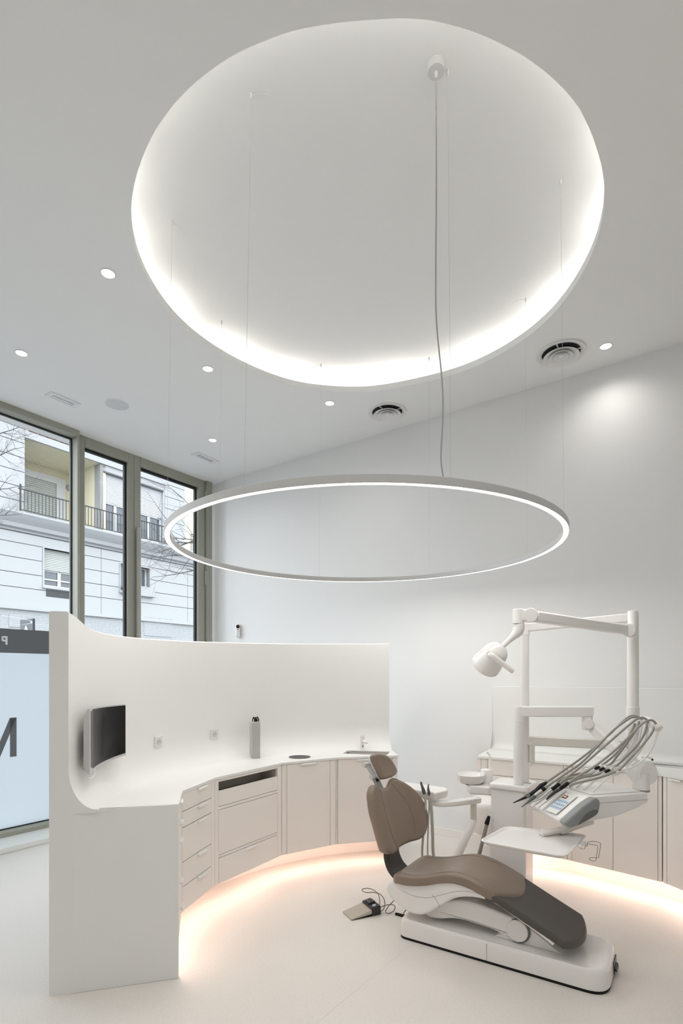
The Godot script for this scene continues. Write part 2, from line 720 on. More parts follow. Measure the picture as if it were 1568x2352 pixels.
func build_cove() -> void:
	var out := cove_outline()
	var c := Vector2.ZERO
	for p in out:
		c += p
	c /= out.size()
	var t := thing("light_strip", "hidden white light strip running round the oval ceiling recess behind its lip", "light strip", P(c.x, CEIL + 0.052, c.y))
	var g := Geo.new()
	var y0 := CEIL + 0.0505
	g.loft([cove_ring(out, c, 0.12, y0), cove_ring(out, c, 0.12, y0 + 0.012), cove_ring(out, c, 0.14, y0 + 0.012), cove_ring(out, c, 0.14, y0), cove_ring(out, c, 0.12, y0)], false, false)
	part("diffuser", g, M["cove glow"], t)
	var n := out.size()
	var each := 10
	for i in range(0, n, each):
		var a := out[i]
		var b := out[(i + each) % n]
		var m := out[(i + each / 2) % n]
		var q := m + (m - c).normalized() * 0.13
		var pos := P(q.x, y0 + 0.0135, q.y)
		var inward := P(c.x, 0, c.y) - P(q.x, 0, q.y)
		var len := a.distance_to(b)
		area(pos, Vector3.UP + inward.normalized() * 0.3, P(b.x - a.x, 0, b.y - a.y), len * 0.97, 0.018, 0.095 * len, Color(1.0, 0.985, 0.965), t)


func build_ring() -> void:
	var h := 0.775
	var c := P(0.137, EYE + h, 3.36)
	var r := 1.181
	var t := thing("ring_pendant", "large white ring pendant light hanging on thin wires below the oval ceiling recess", "pendant light", c)
	var g := Geo.new()
	var rings := []
	var tall := 0.036
	var w := 0.034
	for q in [[r, 0.004], [r, tall - 0.003], [r - 0.003, tall], [r - w + 0.003, tall], [r - w, tall - 0.003], [r - w, 0.0], [r - w + 0.003, 0.0], [r - w + 0.003, 0.004], [r - 0.003, 0.004], [r - 0.003, 0.0], [r, 0.0], [r, 0.004]]:
		var k := PackedVector3Array()
		for i in 160:
			var a := TAU * i / 160
			k.append(c + Vector3(cos(a) * q[0], q[1], sin(a) * q[0]))
		rings.append(k)
	g.loft(rings, false, false)
	var body := part("ring_profile", g, M["ring white"], t, 30.0)
	g = Geo.new()
	rings = []
	for q in [[r - 0.004, 0.002], [r - w / 2, 0.0005], [r - w + 0.004, 0.002]]:
		var k := PackedVector3Array()
		for i in 160:
			var a := TAU * i / 160
			k.append(c + Vector3(cos(a) * q[0], q[1], sin(a) * q[0]))
		rings.append(k)
	g.loft(rings, false, false)
	part("diffuser", g, M["ring glow"], t)
	for k in 2:
		g = Geo.new()
		var a: float = [-1.66, 1.53][k]
		var q := c + Vector3(cos(a) * (r - w / 2), 0, -sin(a) * (r - w / 2))
		g.box(q + Vector3(0, 0.018, 0), Vector3(0.0025, 0.037, 0.036), Basis(Vector3.UP, 0.0), 0.0005)
		part("joint", g, M["vinyl white"], body)
	var n := 20
	for i in n:
		var a := TAU * (i + 0.5) / n
		var o := Vector3(cos(a), 0, sin(a))
		area(c + o * (r - w / 2) + Vector3(0, -0.003, 0), Vector3.DOWN, o.cross(Vector3.UP), TAU * r / n * 0.96, 0.026, 0.08, Color(1.0, 0.99, 0.975), t)
	# suspension
	var top := CEIL + 0.2
	var hooks := [[577, 214], [395, 508], [509, 737], [737, 836], [985, 821], [1207, 684], [1287, 413], [1028, 160]]
	for i in hooks.size():
		var q := hor(hooks[i][0], hooks[i][1], top)
		var d := Vector2(q.x - 0.148, q.z + 3.447)
		d = d.normalized() * (r - w / 2)
		var foot := c + Vector3(d.x, tall, d.y)
		g = Geo.new()
		g.tube(PackedVector3Array([q + Vector3(0, -0.02, 0), foot]), 0.0006, 6)
		part("suspension_wire", g, M["wire steel"], t)
		g = Geo.new()
		g.lathe(Transform3D(Basis(), q), [[0.006, 0.0], [0.006, -0.02], [0.003, -0.028], [0.0, -0.029]], 12)
		var hook := part("ceiling_hook", g, M["vinyl white"], t)
		if i in [0, 1, 3, 5]:
			var away: Vector3 = [Vector3(1, 0, 0.08), Vector3(0.6, 0, -0.8), Vector3.ZERO, Vector3(-1, 0, -0.5), Vector3.ZERO, Vector3(-1, 0, -0.4)][i].normalized()
			g = Geo.new()
			g.tube(curve([q + Vector3(0, -0.012, 0), q + away * 0.03 + Vector3(0, -0.004, 0), q + away * 0.06 + Vector3(0, -0.006, 0), q + away * 0.09 + Vector3(0, -0.018, 0)]), 0.0014, 6)
			part("wire_end", g, M["vinyl white"], hook)
	var can := hor(1001, 148, top)
	g = Geo.new()
	g.lathe(Transform3D(Basis(), can), [[0.0, 0.0], [0.037, 0.0], [0.037, -0.03], [0.035, -0.033], [0.0, -0.033]], 40)
	var rose := part("ceiling_rose", g, M["ring white"], t, 30.0)
	g = Geo.new()
	g.lathe(Transform3D(Basis(), can + Vector3(0, -0.033, 0)), [[0.0, 0.0], [0.007, 0.0], [0.006, -0.02], [0.0025, -0.026], [0.0025, -0.05], [0.0, -0.05]], 14)
	part("cable_grip", g, M["vinyl white"], rose)
	var a0 := can + Vector3(0, -0.05, 0)
	var d1 := hor(1025.5, 1092, EYE + h + tall)
	var e := Vector2(d1.x - c.x, d1.z - c.z).normalized() * (r - w / 2)
	var b0 := c + Vector3(e.x, tall, e.y)
	var off := Vector3(-0.018, 0, 0)
	g = Geo.new()
	g.tube(curve([a0, a0.lerp(b0, 0.25) + off * 0.35, a0.lerp(b0, 0.5) + off * 0.9, a0.lerp(b0, 0.62) + off * 0.95, a0.lerp(b0, 0.77) + Vector3(0.002, 0, 0), a0.lerp(b0, 0.86) + Vector3(0.002, 0, 0), a0.lerp(b0, 0.95) - off * -0.5, b0], 8), 0.003, 8)
	part("power_cable", g, M["cable grey"], t)


func sector(phi: float, r: float, y: float) -> Vector3:
	# place round the partition's centre; phi in degrees from straight ahead
	return P(CC.x + r * sin(deg_to_rad(phi)), y, CC.y + r * cos(deg_to_rad(phi)))


func build_partition() -> void:
	var t := thing("curved_partition", "tall curved white partition wall with a moulded worktop along its hollow side", "partition", sector(-60, 1.9, 0.0))
	var phi0 := -99.8
	var phi1 := -5.2
	var tops := [[-99.8, 1.795], [-96, 1.779], [-92, 1.745], [-88, 1.73], [-80, 1.7245], [-66, 1.731], [-48, 1.744], [-26, 1.76], [-5.2, 1.773]]
	var n := 72
	var rings := []
	for k in n + 1:
		var f := phi0 + (phi1 - phi0) * k / n
		var y := table(tops, f)
		var r := PackedVector3Array()
		var pts := [[1.985, 0.0], [1.985, y - 0.006], [1.979, y], [1.906, y], [1.9, y - 0.006], [1.9, 1.06]]
		for i in 9:
			var a := deg_to_rad(90.0 * (i + 1) / 9)
			pts.append([1.9 - 0.13 * (1.0 - cos(a)), 1.06 - 0.2 * sin(a)])
		pts.append([1.77, 0.845])
		pts.append([1.88, 0.845])
		pts.append([1.88, 0.0])
		for q in pts:
			r.append(sector(f, q[0], q[1]))
		rings.append(r)
	var g := Geo.new()
	g.loft(rings, false, false)
	# both cut ends
	for k in [0, n]:
		var section := PackedVector2Array()
		var y := table(tops, phi0 if k == 0 else phi1)
		for q in rings[k]:
			section.append(Vector2(Vector2(q.x - CC.x, -q.z - CC.y).length(), q.y))
		var idx := Geometry2D.triangulate_polygon(section)
		var tri := PackedVector3Array()
		for i in idx:
			tri.append(rings[k][i])
		# face outwards
		var nor := (tri[2] - tri[0]).cross(tri[1] - tri[0])
		var want: Vector3 = sector(phi0 - 5, 1.9, 1) - sector(phi0, 1.9, 1) if k == 0 else sector(phi1 + 5, 1.9, 1) - sector(phi1, 1.9, 1)
		for i in range(0, tri.size(), 3):
			nor = (tri[i + 2] - tri[i]).cross(tri[i + 1] - tri[i])
			if nor.dot(want) < 0:
				var s := tri[i + 1]
				tri[i + 1] = tri[i + 2]
				tri[i + 2] = s
		g.v.append_array(tri)
	part("screen_wall", g, M["solid surface"], t, 32.0)
	# end panels under the worktop
	var e0 := P(-0.803, 0, 2.664)
	var e1 := sector(phi0, 1.885, 0)
	g = Geo.new()
	var ea := e0 - (e1 - e0).normalized() * 0.0
	var mid := (ea + e1) / 2.0
	var fr := frame(mid + Vector3(0, 0.43, 0), e1 - ea)
	var nrm := fr.basis.x * (1.0 if fr.basis.x.z > 0 else -1.0)
	g.box(fr.origin - nrm * 0.0105, Vector3(0.021, 0.86, ea.distance_to(e1)), fr.basis, 0.002)
	part("end_panel", g, M["solid surface"], t)
	g = Geo.new()
	var s0 := sector(phi1 - 0.4, 1.885, 0.43)
	var s1 := sector(phi1 - 1.2, 1.425, 0.43)
	bar(g, s0, s1, 0.02, 0.86, 0.002)
	part("end_panel", g, M["solid surface"], t)
	# worktop with a sink and a waste opening
	var comb := CSGCombiner3D.new()
	comb.name = "worktop"
	t.add_child(comb, true)
	comb.material_override = M["solid surface"]
	var plan := PackedVector2Array()
	for k in 33:
		var q := sector(phi0 + 0.3 + (phi1 - phi0 - 0.6) * k / 32.0, 1.775, 0)
		plan.append(Vector2(q.x, q.z))
	for q in [[0.45, 4.272], [-0.04, 4.159], [-0.429, 3.909], [-0.781, 3.349], [-0.873, 2.963], [-0.803, 2.668]]:
		plan.append(Vector2(q[0], -q[1]))
	var slab := CSGPolygon3D.new()
	slab.name = "slab"
	slab.polygon = plan
	slab.depth = 0.016
	comb.add_child(slab)
	# polygon xy -> world xz: turn about x so that local y runs along world z
	slab.global_transform = Transform3D(Basis(Vector3.RIGHT, Vector3(0, 0, 1), Vector3.DOWN), Vector3(0, 0.844, 0))
	var hole := CSGCylinder3D.new()
	hole.name = "waste_cut"
	hole.radius = 0.078
	hole.height = 0.2
	hole.sides = 40
	hole.operation = CSGShape3D.OPERATION_SUBTRACTION
	comb.add_child(hole)
	var wp := hor(688, 1739, 0.86)
	hole.global_position = wp
	var sp := hor(842, 1728.5, 0.86)
	var cut := CSGBox3D.new()
	cut.name = "sink_cut"
	cut.size = Vector3(0.36, 0.2, 0.2)
	cut.operation = CSGShape3D.OPERATION_SUBTRACTION
	comb.add_child(cut)
	var sb := Basis(Vector3.UP, -0.22)
	cut.global_transform = Transform3D(sb, sp)
	g = Geo.new()
	for q in [[Vector3(0, -0.11, 0), Vector3(0.38, 0.01, 0.22)], [Vector3(-0.185, -0.055, 0), Vector3(0.01, 0.11, 0.22)], [Vector3(0.185, -0.055, 0), Vector3(0.01, 0.11, 0.22)], [Vector3(0, -0.055, -0.105), Vector3(0.38, 0.11, 0.01)], [Vector3(0, -0.055, 0.105), Vector3(0.38, 0.11, 0.01)]]:
		g.box(sp + sb * (q[0] + Vector3(0, -0.006, 0)), q[1], sb, 0.002)
	part("sink_basin", g, M["solid surface"], t)
	g = Geo.new()
	g.lathe(Transform3D(Basis(), wp), [[0.077, 0.001], [0.084, 0.003], [0.084, -0.001], [0.078, -0.02], [0.07, -0.12], [0.0, -0.12], [0.0, -0.119], [0.069, -0.118], [0.074, -0.02]], 40)
	part("waste_chute", g, M["charcoal plastic"], t)


# one run of cabinet fronts from a to b (front plane, x/D); y0..y1; the drawers are [top, bottom] rows
func front_panel(g: Geo, a: Vector2, b: Vector2, f0: float, f1: float, y0: float, y1: float, out: float, thick: float, bev := 0.0015) -> Geo:
	var d := (b - a).normalized()
	var nor := Vector2(d.y, -d.x)
	var p := a + (b - a) * f0
	var q := a + (b - a) * f1
	var c := (p + q) / 2.0 + nor * (out - thick / 2.0)
	var x := P(d.x, 0, d.y)
	return g.box(P(c.x, (y0 + y1) / 2.0, c.y), Vector3(p.distance_to(q), y1 - y0, thick), Basis(x, Vector3.UP, x.cross(Vector3.UP)), bev)


func handle_tab(a: Vector2, b: Vector2, f: float, y: float, width: float, out: float, parent: Node3D) -> void:
	var d := (b - a).normalized()
	var nor := Vector2(d.y, -d.x)
	var c := a + (b - a) * f + nor * (out + 0.006)
	var x := P(d.x, 0, d.y)
	var bs := Basis(x, Vector3.UP, x.cross(Vector3.UP))
	var g := Geo.new()
	g.box(P(c.x, y - 0.005, c.y), Vector3(width, 0.014, 0.022), bs, 0.003)
	part("handle", g, M["solid surface"], parent)


# carcass behind the fronts
func carcass(a: Vector2, b: Vector2, y0: float, y1: float, depth: float, m: Material, parent: Node3D, called := "body", spread := 0.12) -> void:
	var d := (b - a).normalized()
	var nor := Vector2(d.y, -d.x)
	var g := Geo.new()
	var k := depth * spread
	var lo := PackedVector3Array()
	var hi := PackedVector3Array()
	for q in [a - nor * 0.019, b - nor * 0.019, b - nor * depth + d * absf(k), a - nor * depth - d * k]:
		lo.append(P(q.x, y0, q.y))
		hi.append(P(q.x, y1, q.y))
	g.loft([lo, hi])
	part(called, g, m, parent)


func build_left_cabinets() -> void:
	var v := [Vector2(-0.803, 2.688), Vector2(-0.873, 2.963), Vector2(-0.781, 3.349), Vector2(-0.429, 3.909), Vector2(-0.04, 4.159), Vector2(0.432, 4.272)]
	var y0 := 0.188
	var y1 := 0.842
	var out := -0.006
	# nearest bank, seen along its face
	var t := thing("drawer_cabinet", "white drawer unit seen edge on just behind the end panel of the curved counter", "cabinet", P(-0.9, y0, 2.83), "white units under the curved counter")
	carcass(v[0], v[1], y0, y1, 0.25, M["cabinet carcass"], t, "body", -0.1)
	var rows := [0.842, 0.735, 0.64, 0.43, 0.3, 0.188]
	for i in 5:
		var g := Geo.new()
		front_panel(g, v[0], v[1], 0.02, 0.98, rows[i + 1] + 0.003, rows[i] - (0.0 if i == 0 else 0.003), out, 0.018)
		var d := part("drawer", g, M["cabinet lacquer"], t)
		handle_tab(v[0], v[1], 0.5, rows[i] - 0.004, 0.08, out, d)
	# five drawers
	t = thing("drawer_cabinet", "narrow white drawer unit with five small tab handles at the left end of the counter", "cabinet", P(-0.85, y0, 3.17), "white units under the curved counter")
	carcass(v[1], v[2], y0, y1, 0.3, M["shadow gap"], t)
	rows = [0.842, 0.742, 0.652, 0.462, 0.325, 0.188]
	for i in 5:
		var g := Geo.new()
		front_panel(g, v[1], v[2], 0.03, 0.885, rows[i + 1] + 0.0022, rows[i] - (0.0 if i == 0 else 0.0022), out, 0.018)
		var d := part("drawer", g, M["cabinet lacquer"], t)
		handle_tab(v[1], v[2], 0.58, rows[i] - 0.006, 0.105, out, d)
	var g := Geo.new()
	front_panel(g, v[1], v[2], 0.892, 1.0, y0, y1, out, 0.018)
	part("filler_strip", g, M["cabinet lacquer"], t)
	g = Geo.new()
	front_panel(g, v[1], v[2], 0.0, 0.024, y0, y1, out, 0.018)
	part("filler_strip", g, M["cabinet lacquer"], t)
	# unit with an open slot
	t = thing("slot_cabinet", "white counter unit with a dark open slot above a flap and a wide drawer", "cabinet", P(-0.62, y0, 3.65), "white units under the curved counter")
	carcass(v[2], v[3], y0, 0.73, 0.3, M["shadow gap"], t)
	g = Geo.new()
	front_panel(g, v[2], v[3], 0.0, 0.05, y0 + 0.0, y1, out, 0.018)
	front_panel(g, v[2], v[3], 0.93, 1.0, y0, y1, out, 0.018)
	front_panel(g, v[2], v[3], 0.05, 0.93, 0.826, y1, out, 0.018)
	part("surround", g, M["cabinet lacquer"], t)
	g = Geo.new()
	front_panel(g, v[2], v[3], 0.05, 0.93, 0.72, 0.73, out - 0.018, 0.15)
	front_panel(g, v[2], v[3], 0.04, 0.05, 0.73, 0.826, out - 0.018, 0.15)
	front_panel(g, v[2], v[3], 0.93, 0.94, 0.73, 0.826, out - 0.018, 0.15)
	front_panel(g, v[2], v[3], 0.04, 0.94, 0.72, 0.84, out - 0.16, 0.01)
	part("slot_lining", g, M["slot interior"], t)
	g = Geo.new()
	front_panel(g, v[2], v[3], 0.053, 0.927, 0.672, 0.768, out, 0.018)
	part("tray_front", g, M["cabinet lacquer"], t)
	g = Geo.new()
	front_panel(g, v[2], v[3], 0.05, 0.93, 0.651, 0.669, out, 0.018)
	part("rail", g, M["cabinet lacquer"], t)
	g = Geo.new()
	front_panel(g, v[2], v[3], 0.05, 0.93, 0.35, 0.366, out, 0.018)
	part("rail", g, M["cabinet lacquer"], t)
	g = Geo.new()
	front_panel(g, v[2], v[3], 0.053, 0.927, 0.369, 0.648, out, 0.018)
	part("flap", g, M["cabinet lacquer"], t)
	g = Geo.new()
	front_panel(g, v[2], v[3], 0.053, 0.927, y0, 0.347, out + 0.001, 0.018)
	var dr := part("drawer", g, M["cabinet lacquer"], t)
	handle_tab(v[2], v[3], 0.5, 0.343, 0.11, out, dr)
	# door units
	for k in 2:
		var a: Vector2 = v[3 + k]
		var b: Vector2 = v[4 + k]
		t = thing("door_cabinet", ["white single door unit below the round waste opening in the counter", "white single door unit below the sink, partly behind the dental chair"][k], "cabinet", P((a.x + b.x) / 2, y0, (a.y + b.y) / 2 + 0.1), "white units under the curved counter")
		carcass(a, b, y0, y1, 0.3, M["shadow gap"], t)
		g = Geo.new()
		front_panel(g, a, b, 0.09 if k == 0 else 0.03, 0.885 if k == 0 else 0.93, y0, y1, out, 0.018)
		dr = part("door", g, M["cabinet lacquer"], t)
		handle_tab(a, b, 0.47, y1 - 0.004, 0.13, out, dr)
		g = Geo.new()
		front_panel(g, a, b, 0.0, 0.084 if k == 0 else 0.022, y0, y1, out, 0.018)
		part("filler_strip", g, M["cabinet lacquer"], t)
		g = Geo.new()
		front_panel(g, a, b, 0.891 if k == 0 else 0.937, 1.0, y0, y1, out, 0.018)
		part("filler_strip", g, M["cabinet lacquer"], t)
	# plinth and its warm light
	t = thing("plinth", "recessed white plinth under the curved counter glowing warm", "plinth", sector(-60, 1.78, 0.0))
	var rings := []
	for k in 41:
		var f := -98.6 + 92.4 * k / 40.0
		rings.append(PackedVector3Array([sector(f, 1.77, 0.0), sector(f, 1.77, y0 - 0.002), sector(f, 1.875, y0 - 0.002), sector(f, 1.875, 0.0)]))
	g = Geo.new()
	g.loft(rings)
	part("board", g, M["cabinet lacquer"], t)
	t = thing("light_strip", "warm light strip hidden under the units of the curved counter", "light strip", sector(-60, 1.6, y0 - 0.003))
	strip(t, [Vector2(-0.845, 2.7), Vector2(-0.975, 2.99), Vector2(-0.888, 3.385), Vector2(-0.515, 4.0), Vector2(-0.085, 4.27), Vector2(0.41, 4.385)], y0 - 0.001, 0.112)


func strip(t: Node3D, pts: Array, y: float, energy: float) -> void:
	for i in pts.size() - 1:
		var a := P(pts[i].x, y, pts[i].y)
		var b := P(pts[i + 1].x, y, pts[i + 1].y)
		var g := Geo.new()
		bar(g, a + Vector3(0, -0.004, 0), b + Vector3(0, -0.004, 0), 0.012, 0.006, 0.001)
		part("diffuser", g, M["plinth glow"], t)
		var len := a.distance_to(b)
		var k := maxi(1, roundi(len / 0.35))
		for j in k:
			area(a.lerp(b, (j + 0.5) / k) + Vector3(0, -0.0085, 0), Vector3.DOWN, b - a, len / k * 0.96, 0.012, energy * len / k, Color(1.0, 0.87, 0.81), t)


func build_right_counter() -> void:
	var f := [Vector2(1.062, 4.232), Vector2(1.625, 3.895), Vector2(2.06, 3.478), Vector2(2.16, 3.19), Vector2(2.2, 2.5)]
	var y0 := 0.158
	var y1 := 0.842
	var back := []
	for s in [0.625, 1.0, 1.6, 2.2, 2.8]:
		back.append(Vector2(0.822 + 0.817 * s, 5.121 - 0.577 * s) + Vector2(-0.577, -0.817) * 0.003)
	var t := thing("wall_counter", "white worktop with raised back panel along the right wall behind the dental unit", "counter", P(1.8, 0.844, 4.0))
	var comb := CSGCombiner3D.new()
	comb.name = "worktop"
	t.add_child(comb, true)
	comb.material_override = M["solid surface"]
	var plan := PackedVector2Array()
	for q in f:
		plan.append(Vector2(q.x, -q.y))
	for k in 5:
		plan.append(Vector2(back[4 - k].x, -back[4 - k].y))
	var slab := CSGPolygon3D.new()
	slab.name = "slab"
	slab.polygon = plan
	slab.depth = 0.016
	comb.add_child(slab)
	slab.global_transform = Transform3D(Basis(Vector3.RIGHT, Vector3(0, 0, 1), Vector3.DOWN), Vector3(0, 0.844, 0))
	var sp := hor(1522, 1757, 0.86)
	var sb := Basis(Vector3.UP, 0.9)
	var cut := CSGBox3D.new()
	cut.name = "sink_cut"
	cut.size = Vector3(0.34, 0.2, 0.2)
	cut.operation = CSGShape3D.OPERATION_SUBTRACTION
	comb.add_child(cut)
	cut.global_transform = Transform3D(Basis(Vector3.UP, -0.615), sp)
	sb = Basis(Vector3.UP, -0.615)
	var g := Geo.new()
	for q in [[Vector3(0, -0.11, 0), Vector3(0.36, 0.01, 0.22)], [Vector3(-0.175, -0.055, 0), Vector3(0.01, 0.11, 0.22)], [Vector3(0.175, -0.055, 0), Vector3(0.01, 0.11, 0.22)], [Vector3(0, -0.055, -0.105), Vector3(0.36, 0.11, 0.01)], [Vector3(0, -0.055, 0.105), Vector3(0.36, 0.11, 0.01)]]:
		g.box(sp + sb * (q[0] + Vector3(0, -0.006, 0)), q[1], sb, 0.002)
	part("sink_basin", g, M["solid surface"], t)
	# back panel with a coved foot, following the wall
	g = Geo.new()
	var d := Vector2(0.817, -0.577)
	var nn := Vector2(-0.577, -0.817)
	var rings := []
	for k in 2:
		var o: Vector2 = back[0] + d * (0.02 if k == 0 else 2.6)
		var pts := [[0.0, 0.861], [0.0, 1.4], [0.05, 1.4], [0.055, 1.394]]
		for i in 8:
			var a := PI / 2 * i / 7.0
			pts.append([0.055 + 0.05 * (1.0 - cos(a)), 0.861 + 0.06 * (1.0 - sin(a))])
		var r := PackedVector3Array()
		for q in pts:
			var w: Vector2 = o + nn * q[0]
			r.append(P(w.x, q[1], w.y))
		rings.append(r)
	g.loft(rings)
	part("back_panel", g, M["solid surface"], t, 30.0)
	# tap at the back of the sink
	var tap := thing("tap", "small white tap with a dark spout tip at the sink of the wall counter", "tap", hor(1482, 1750, 0.86))
	var tb := hor(1474, 1752, 0.86)
	g = Geo.new()
	g.lathe(Transform3D(Basis(), tb), [[0.018, 0.0], [0.018, 0.004], [0.012, 0.006], [0.012, 0.045], [0.009, 0.05], [0.0, 0.05]], 18)
	part("stem", g, M["unit white"], tap)
	g = Geo.new()
	g.tube(curve([tb + Vector3(0, 0.04, 0), tb + Vector3(0.03, 0.046, 0.01), tb + Vector3(0.06, 0.034, 0.02)]), 0.009, 12)
	var spout := part("spout", g, M["unit white"], tap)
	g = Geo.new()
	g.tube(PackedVector3Array([tb + Vector3(0.058, 0.035, 0.02), tb + Vector3(0.064, 0.02, 0.022)]), 0.007, 12)
	part("spout_tip", g, M["black rubber"], spout)
	# units
	var lab := ["white drawer unit at the far left end of the wall counter behind the dental unit", "white double door unit of the wall counter to the right of the dental unit", "white door unit cut by the right picture edge, near end of the wall counter"]
	var drawers := [0.842, 0.72, 0.6, 0.5, 0.33, 0.158]
	var out := -0.012
	for k in 3:
		var a: Vector2 = f[k]
		var b: Vector2 = f[k + 1]
		t = thing(["drawer_cabinet", "door_cabinet", "door_cabinet"][k], lab[k], "cabinet", P((a.x + b.x) / 2 + 0.1, y0, (a.y + b.y) / 2 + 0.15), "white units under the wall counter")
		carcass(a, b, y0, y1, 0.25, M["shadow gap"], t, "body", [-0.25, 0.0, 0.0][k])
		g = Geo.new()
		if k == 0:
			front_panel(g, a, b, -0.005, 0.042, y0, y1, out, 0.018)
			part("filler_strip", g, M["cabinet lacquer"], t)
			g = Geo.new()
			front_panel(g, a, b, 0.045, 0.12, y0, y1, out, 0.018)
			part("filler_strip", g, M["cabinet lacquer"], t)
			g = Geo.new()
			front_panel(g, a, b, 0.965, 1.0, y0, y1, out, 0.018)
		elif k == 1:
			front_panel(g, a, b, 0.0, 0.05, y0, y1, out, 0.018)
			part("filler_strip", g, M["cabinet lacquer"], t)
			g = Geo.new()
			front_panel(g, a, b, 0.965, 1.0, y0, y1, out, 0.018)
		else:
			front_panel(g, a, b, 0.0, 0.09, y0, y1, out, 0.018)
		part("filler_strip", g, M["cabinet lacquer"], t)
		if k == 0:
			for i in 5:
				g = Geo.new()
				front_panel(g, a, b, 0.125, 0.96, drawers[i + 1] + 0.002, drawers[i] - (0.0 if i == 0 else 0.002), out, 0.018)
				var dr := part("drawer", g, M["cabinet lacquer"], t)
				handle_tab(a, b, 0.54, drawers[i] - 0.006, 0.1, out, dr)
		else:
			for i in (2 if k == 1 else 1):
				g = Geo.new()
				var q0: float = [0.055, 0.512][i] if k == 1 else 0.1
				var q1: float = [0.508, 0.96][i] if k == 1 else 1.0
				front_panel(g, a, b, q0, q1, y0, y1, out, 0.018)
				var dr := part("door", g, M["cabinet lacquer"], t)
				handle_tab(a, b, (q0 + q1) / 2 if k == 1 else 0.3, y1 - 0.003, 0.09, out, dr)
	# side panel of the drawer unit
	g = Geo.new()
	var s0 := P(1.085, 0.5, 4.25)
	var s1 := P(1.3, 0.5, 4.58)
	bar(g, s0, s1, 0.018, 0.684, 0.002)
	var sp2 := part("end_panel", g, M["cabinet lacquer"], get_node("wall_counter"))
	# plinth and light
	t = thing("plinth", "recessed white plinth under the wall counter glowing warm", "plinth", P(1.85, 0, 3.95))
	var pl := [Vector2(1.2, 4.40), Vector2(1.51, 4.205), Vector2(1.75, 4.12), Vector2(1.975, 3.885), Vector2(2.24, 3.6), Vector2(2.4, 3.2), Vector2(2.42, 2.5)]
	rings = []
	for k in pl.size():
		var w: Vector2 = (pl[mini(k + 1, pl.size() - 1)] - pl[maxi(k - 1, 0)]).normalized()
		var off := Vector2(-w.y, w.x) * 0.02
		var q: Vector2 = pl[k] + off
		rings.append(PackedVector3Array([P(pl[k].x, 0, pl[k].y), P(pl[k].x, y0 - 0.002, pl[k].y), P(q.x, y0 - 0.002, q.y), P(q.x, 0, q.y)]))
	g = Geo.new()
	g.loft(rings)
	part("board", g, M["cabinet lacquer"], t)
	t = thing("light_strip", "warm light strip hidden under the units of the wall counter", "light strip", P(1.7, y0, 4.0))
	strip(t, [Vector2(1.14, 4.31), Vector2(1.69, 3.985), Vector2(2.16, 3.535), Vector2(2.27, 3.2), Vector2(2.3, 2.55)], y0 - 0.001, 0.112)


func build_unseen_lamps() -> void:
	# unseen downlights over the near half, placed to brighten the whole room
	var n := -1
	for q in [[5.2, 2.2], [5.2, 3.7], [5.2, 5.2], [5.2, 6.7], [6.4, 1.5], [6.4, 3.0], [6.4, 4.5], [6.4, 6.0], [3.7, 6.3], [3.9, 4.9]]:
		n += 1
		downlight(room(q[0], q[1], CEIL), "unseen downlight behind the viewer brightening the room, %s" % ["first", "second", "third", "fourth", "fifth", "sixth", "seventh", "eighth", "ninth", "tenth"][n] + " of ten counted from the window side", "unseen downlights behind the viewer", 0.36)


# ---- dental chair: s runs from head to foot, w towards the viewer
func chair_frame() -> Transform3D:
	return Transform3D(Basis(Vector3(0.8403, 0, 0.5422), Vector3.UP, Vector3(-0.5422, 0, 0.8403)), P(0.85, 0, 2.966))


func L(s: float, y: float, w: float) -> Vector3:
	return chair_frame() * Vector3(s, y, w)


# a chair piece: side outline (s, y) drawn out across the chair
func slab_w(g: Geo, outline: PackedVector2Array, w0: float, w1: float, bev := 0.01) -> Geo:
	return g.prism(outline, chair_frame(), w0, w1, bev)


const SEAT := [[-0.56, 0.335], [-0.53, 0.353], [-0.50, 0.362], [-0.436, 0.364], [-0.335, 0.384], [-0.237, 0.417], [-0.166, 0.43], [-0.097, 0.424], [-0.03, 0.405], [0.045, 0.377], [0.1, 0.353], [0.15, 0.33]]


func seat_top(s: float, w: float) -> float:
	var k := clampf(1.0 - pow(absf(w) / 0.165, 2.0), 0.0, 1.0)
	return table(SEAT, s) - 0.019 * k * clampf((s + 0.56) / 0.1, 0.0, 1.0) * clampf((0.02 - s) / 0.1, 0.0, 1.0)


func leg_top(s: float, w: float) -> float:
	return 0.3955 - 0.452 * s - 0.011 - 0.02 * clampf((0.05 - s) / 0.04, 0.0, 1.0) + 0.005 * pow(absf(w) / 0.2, 4.0)


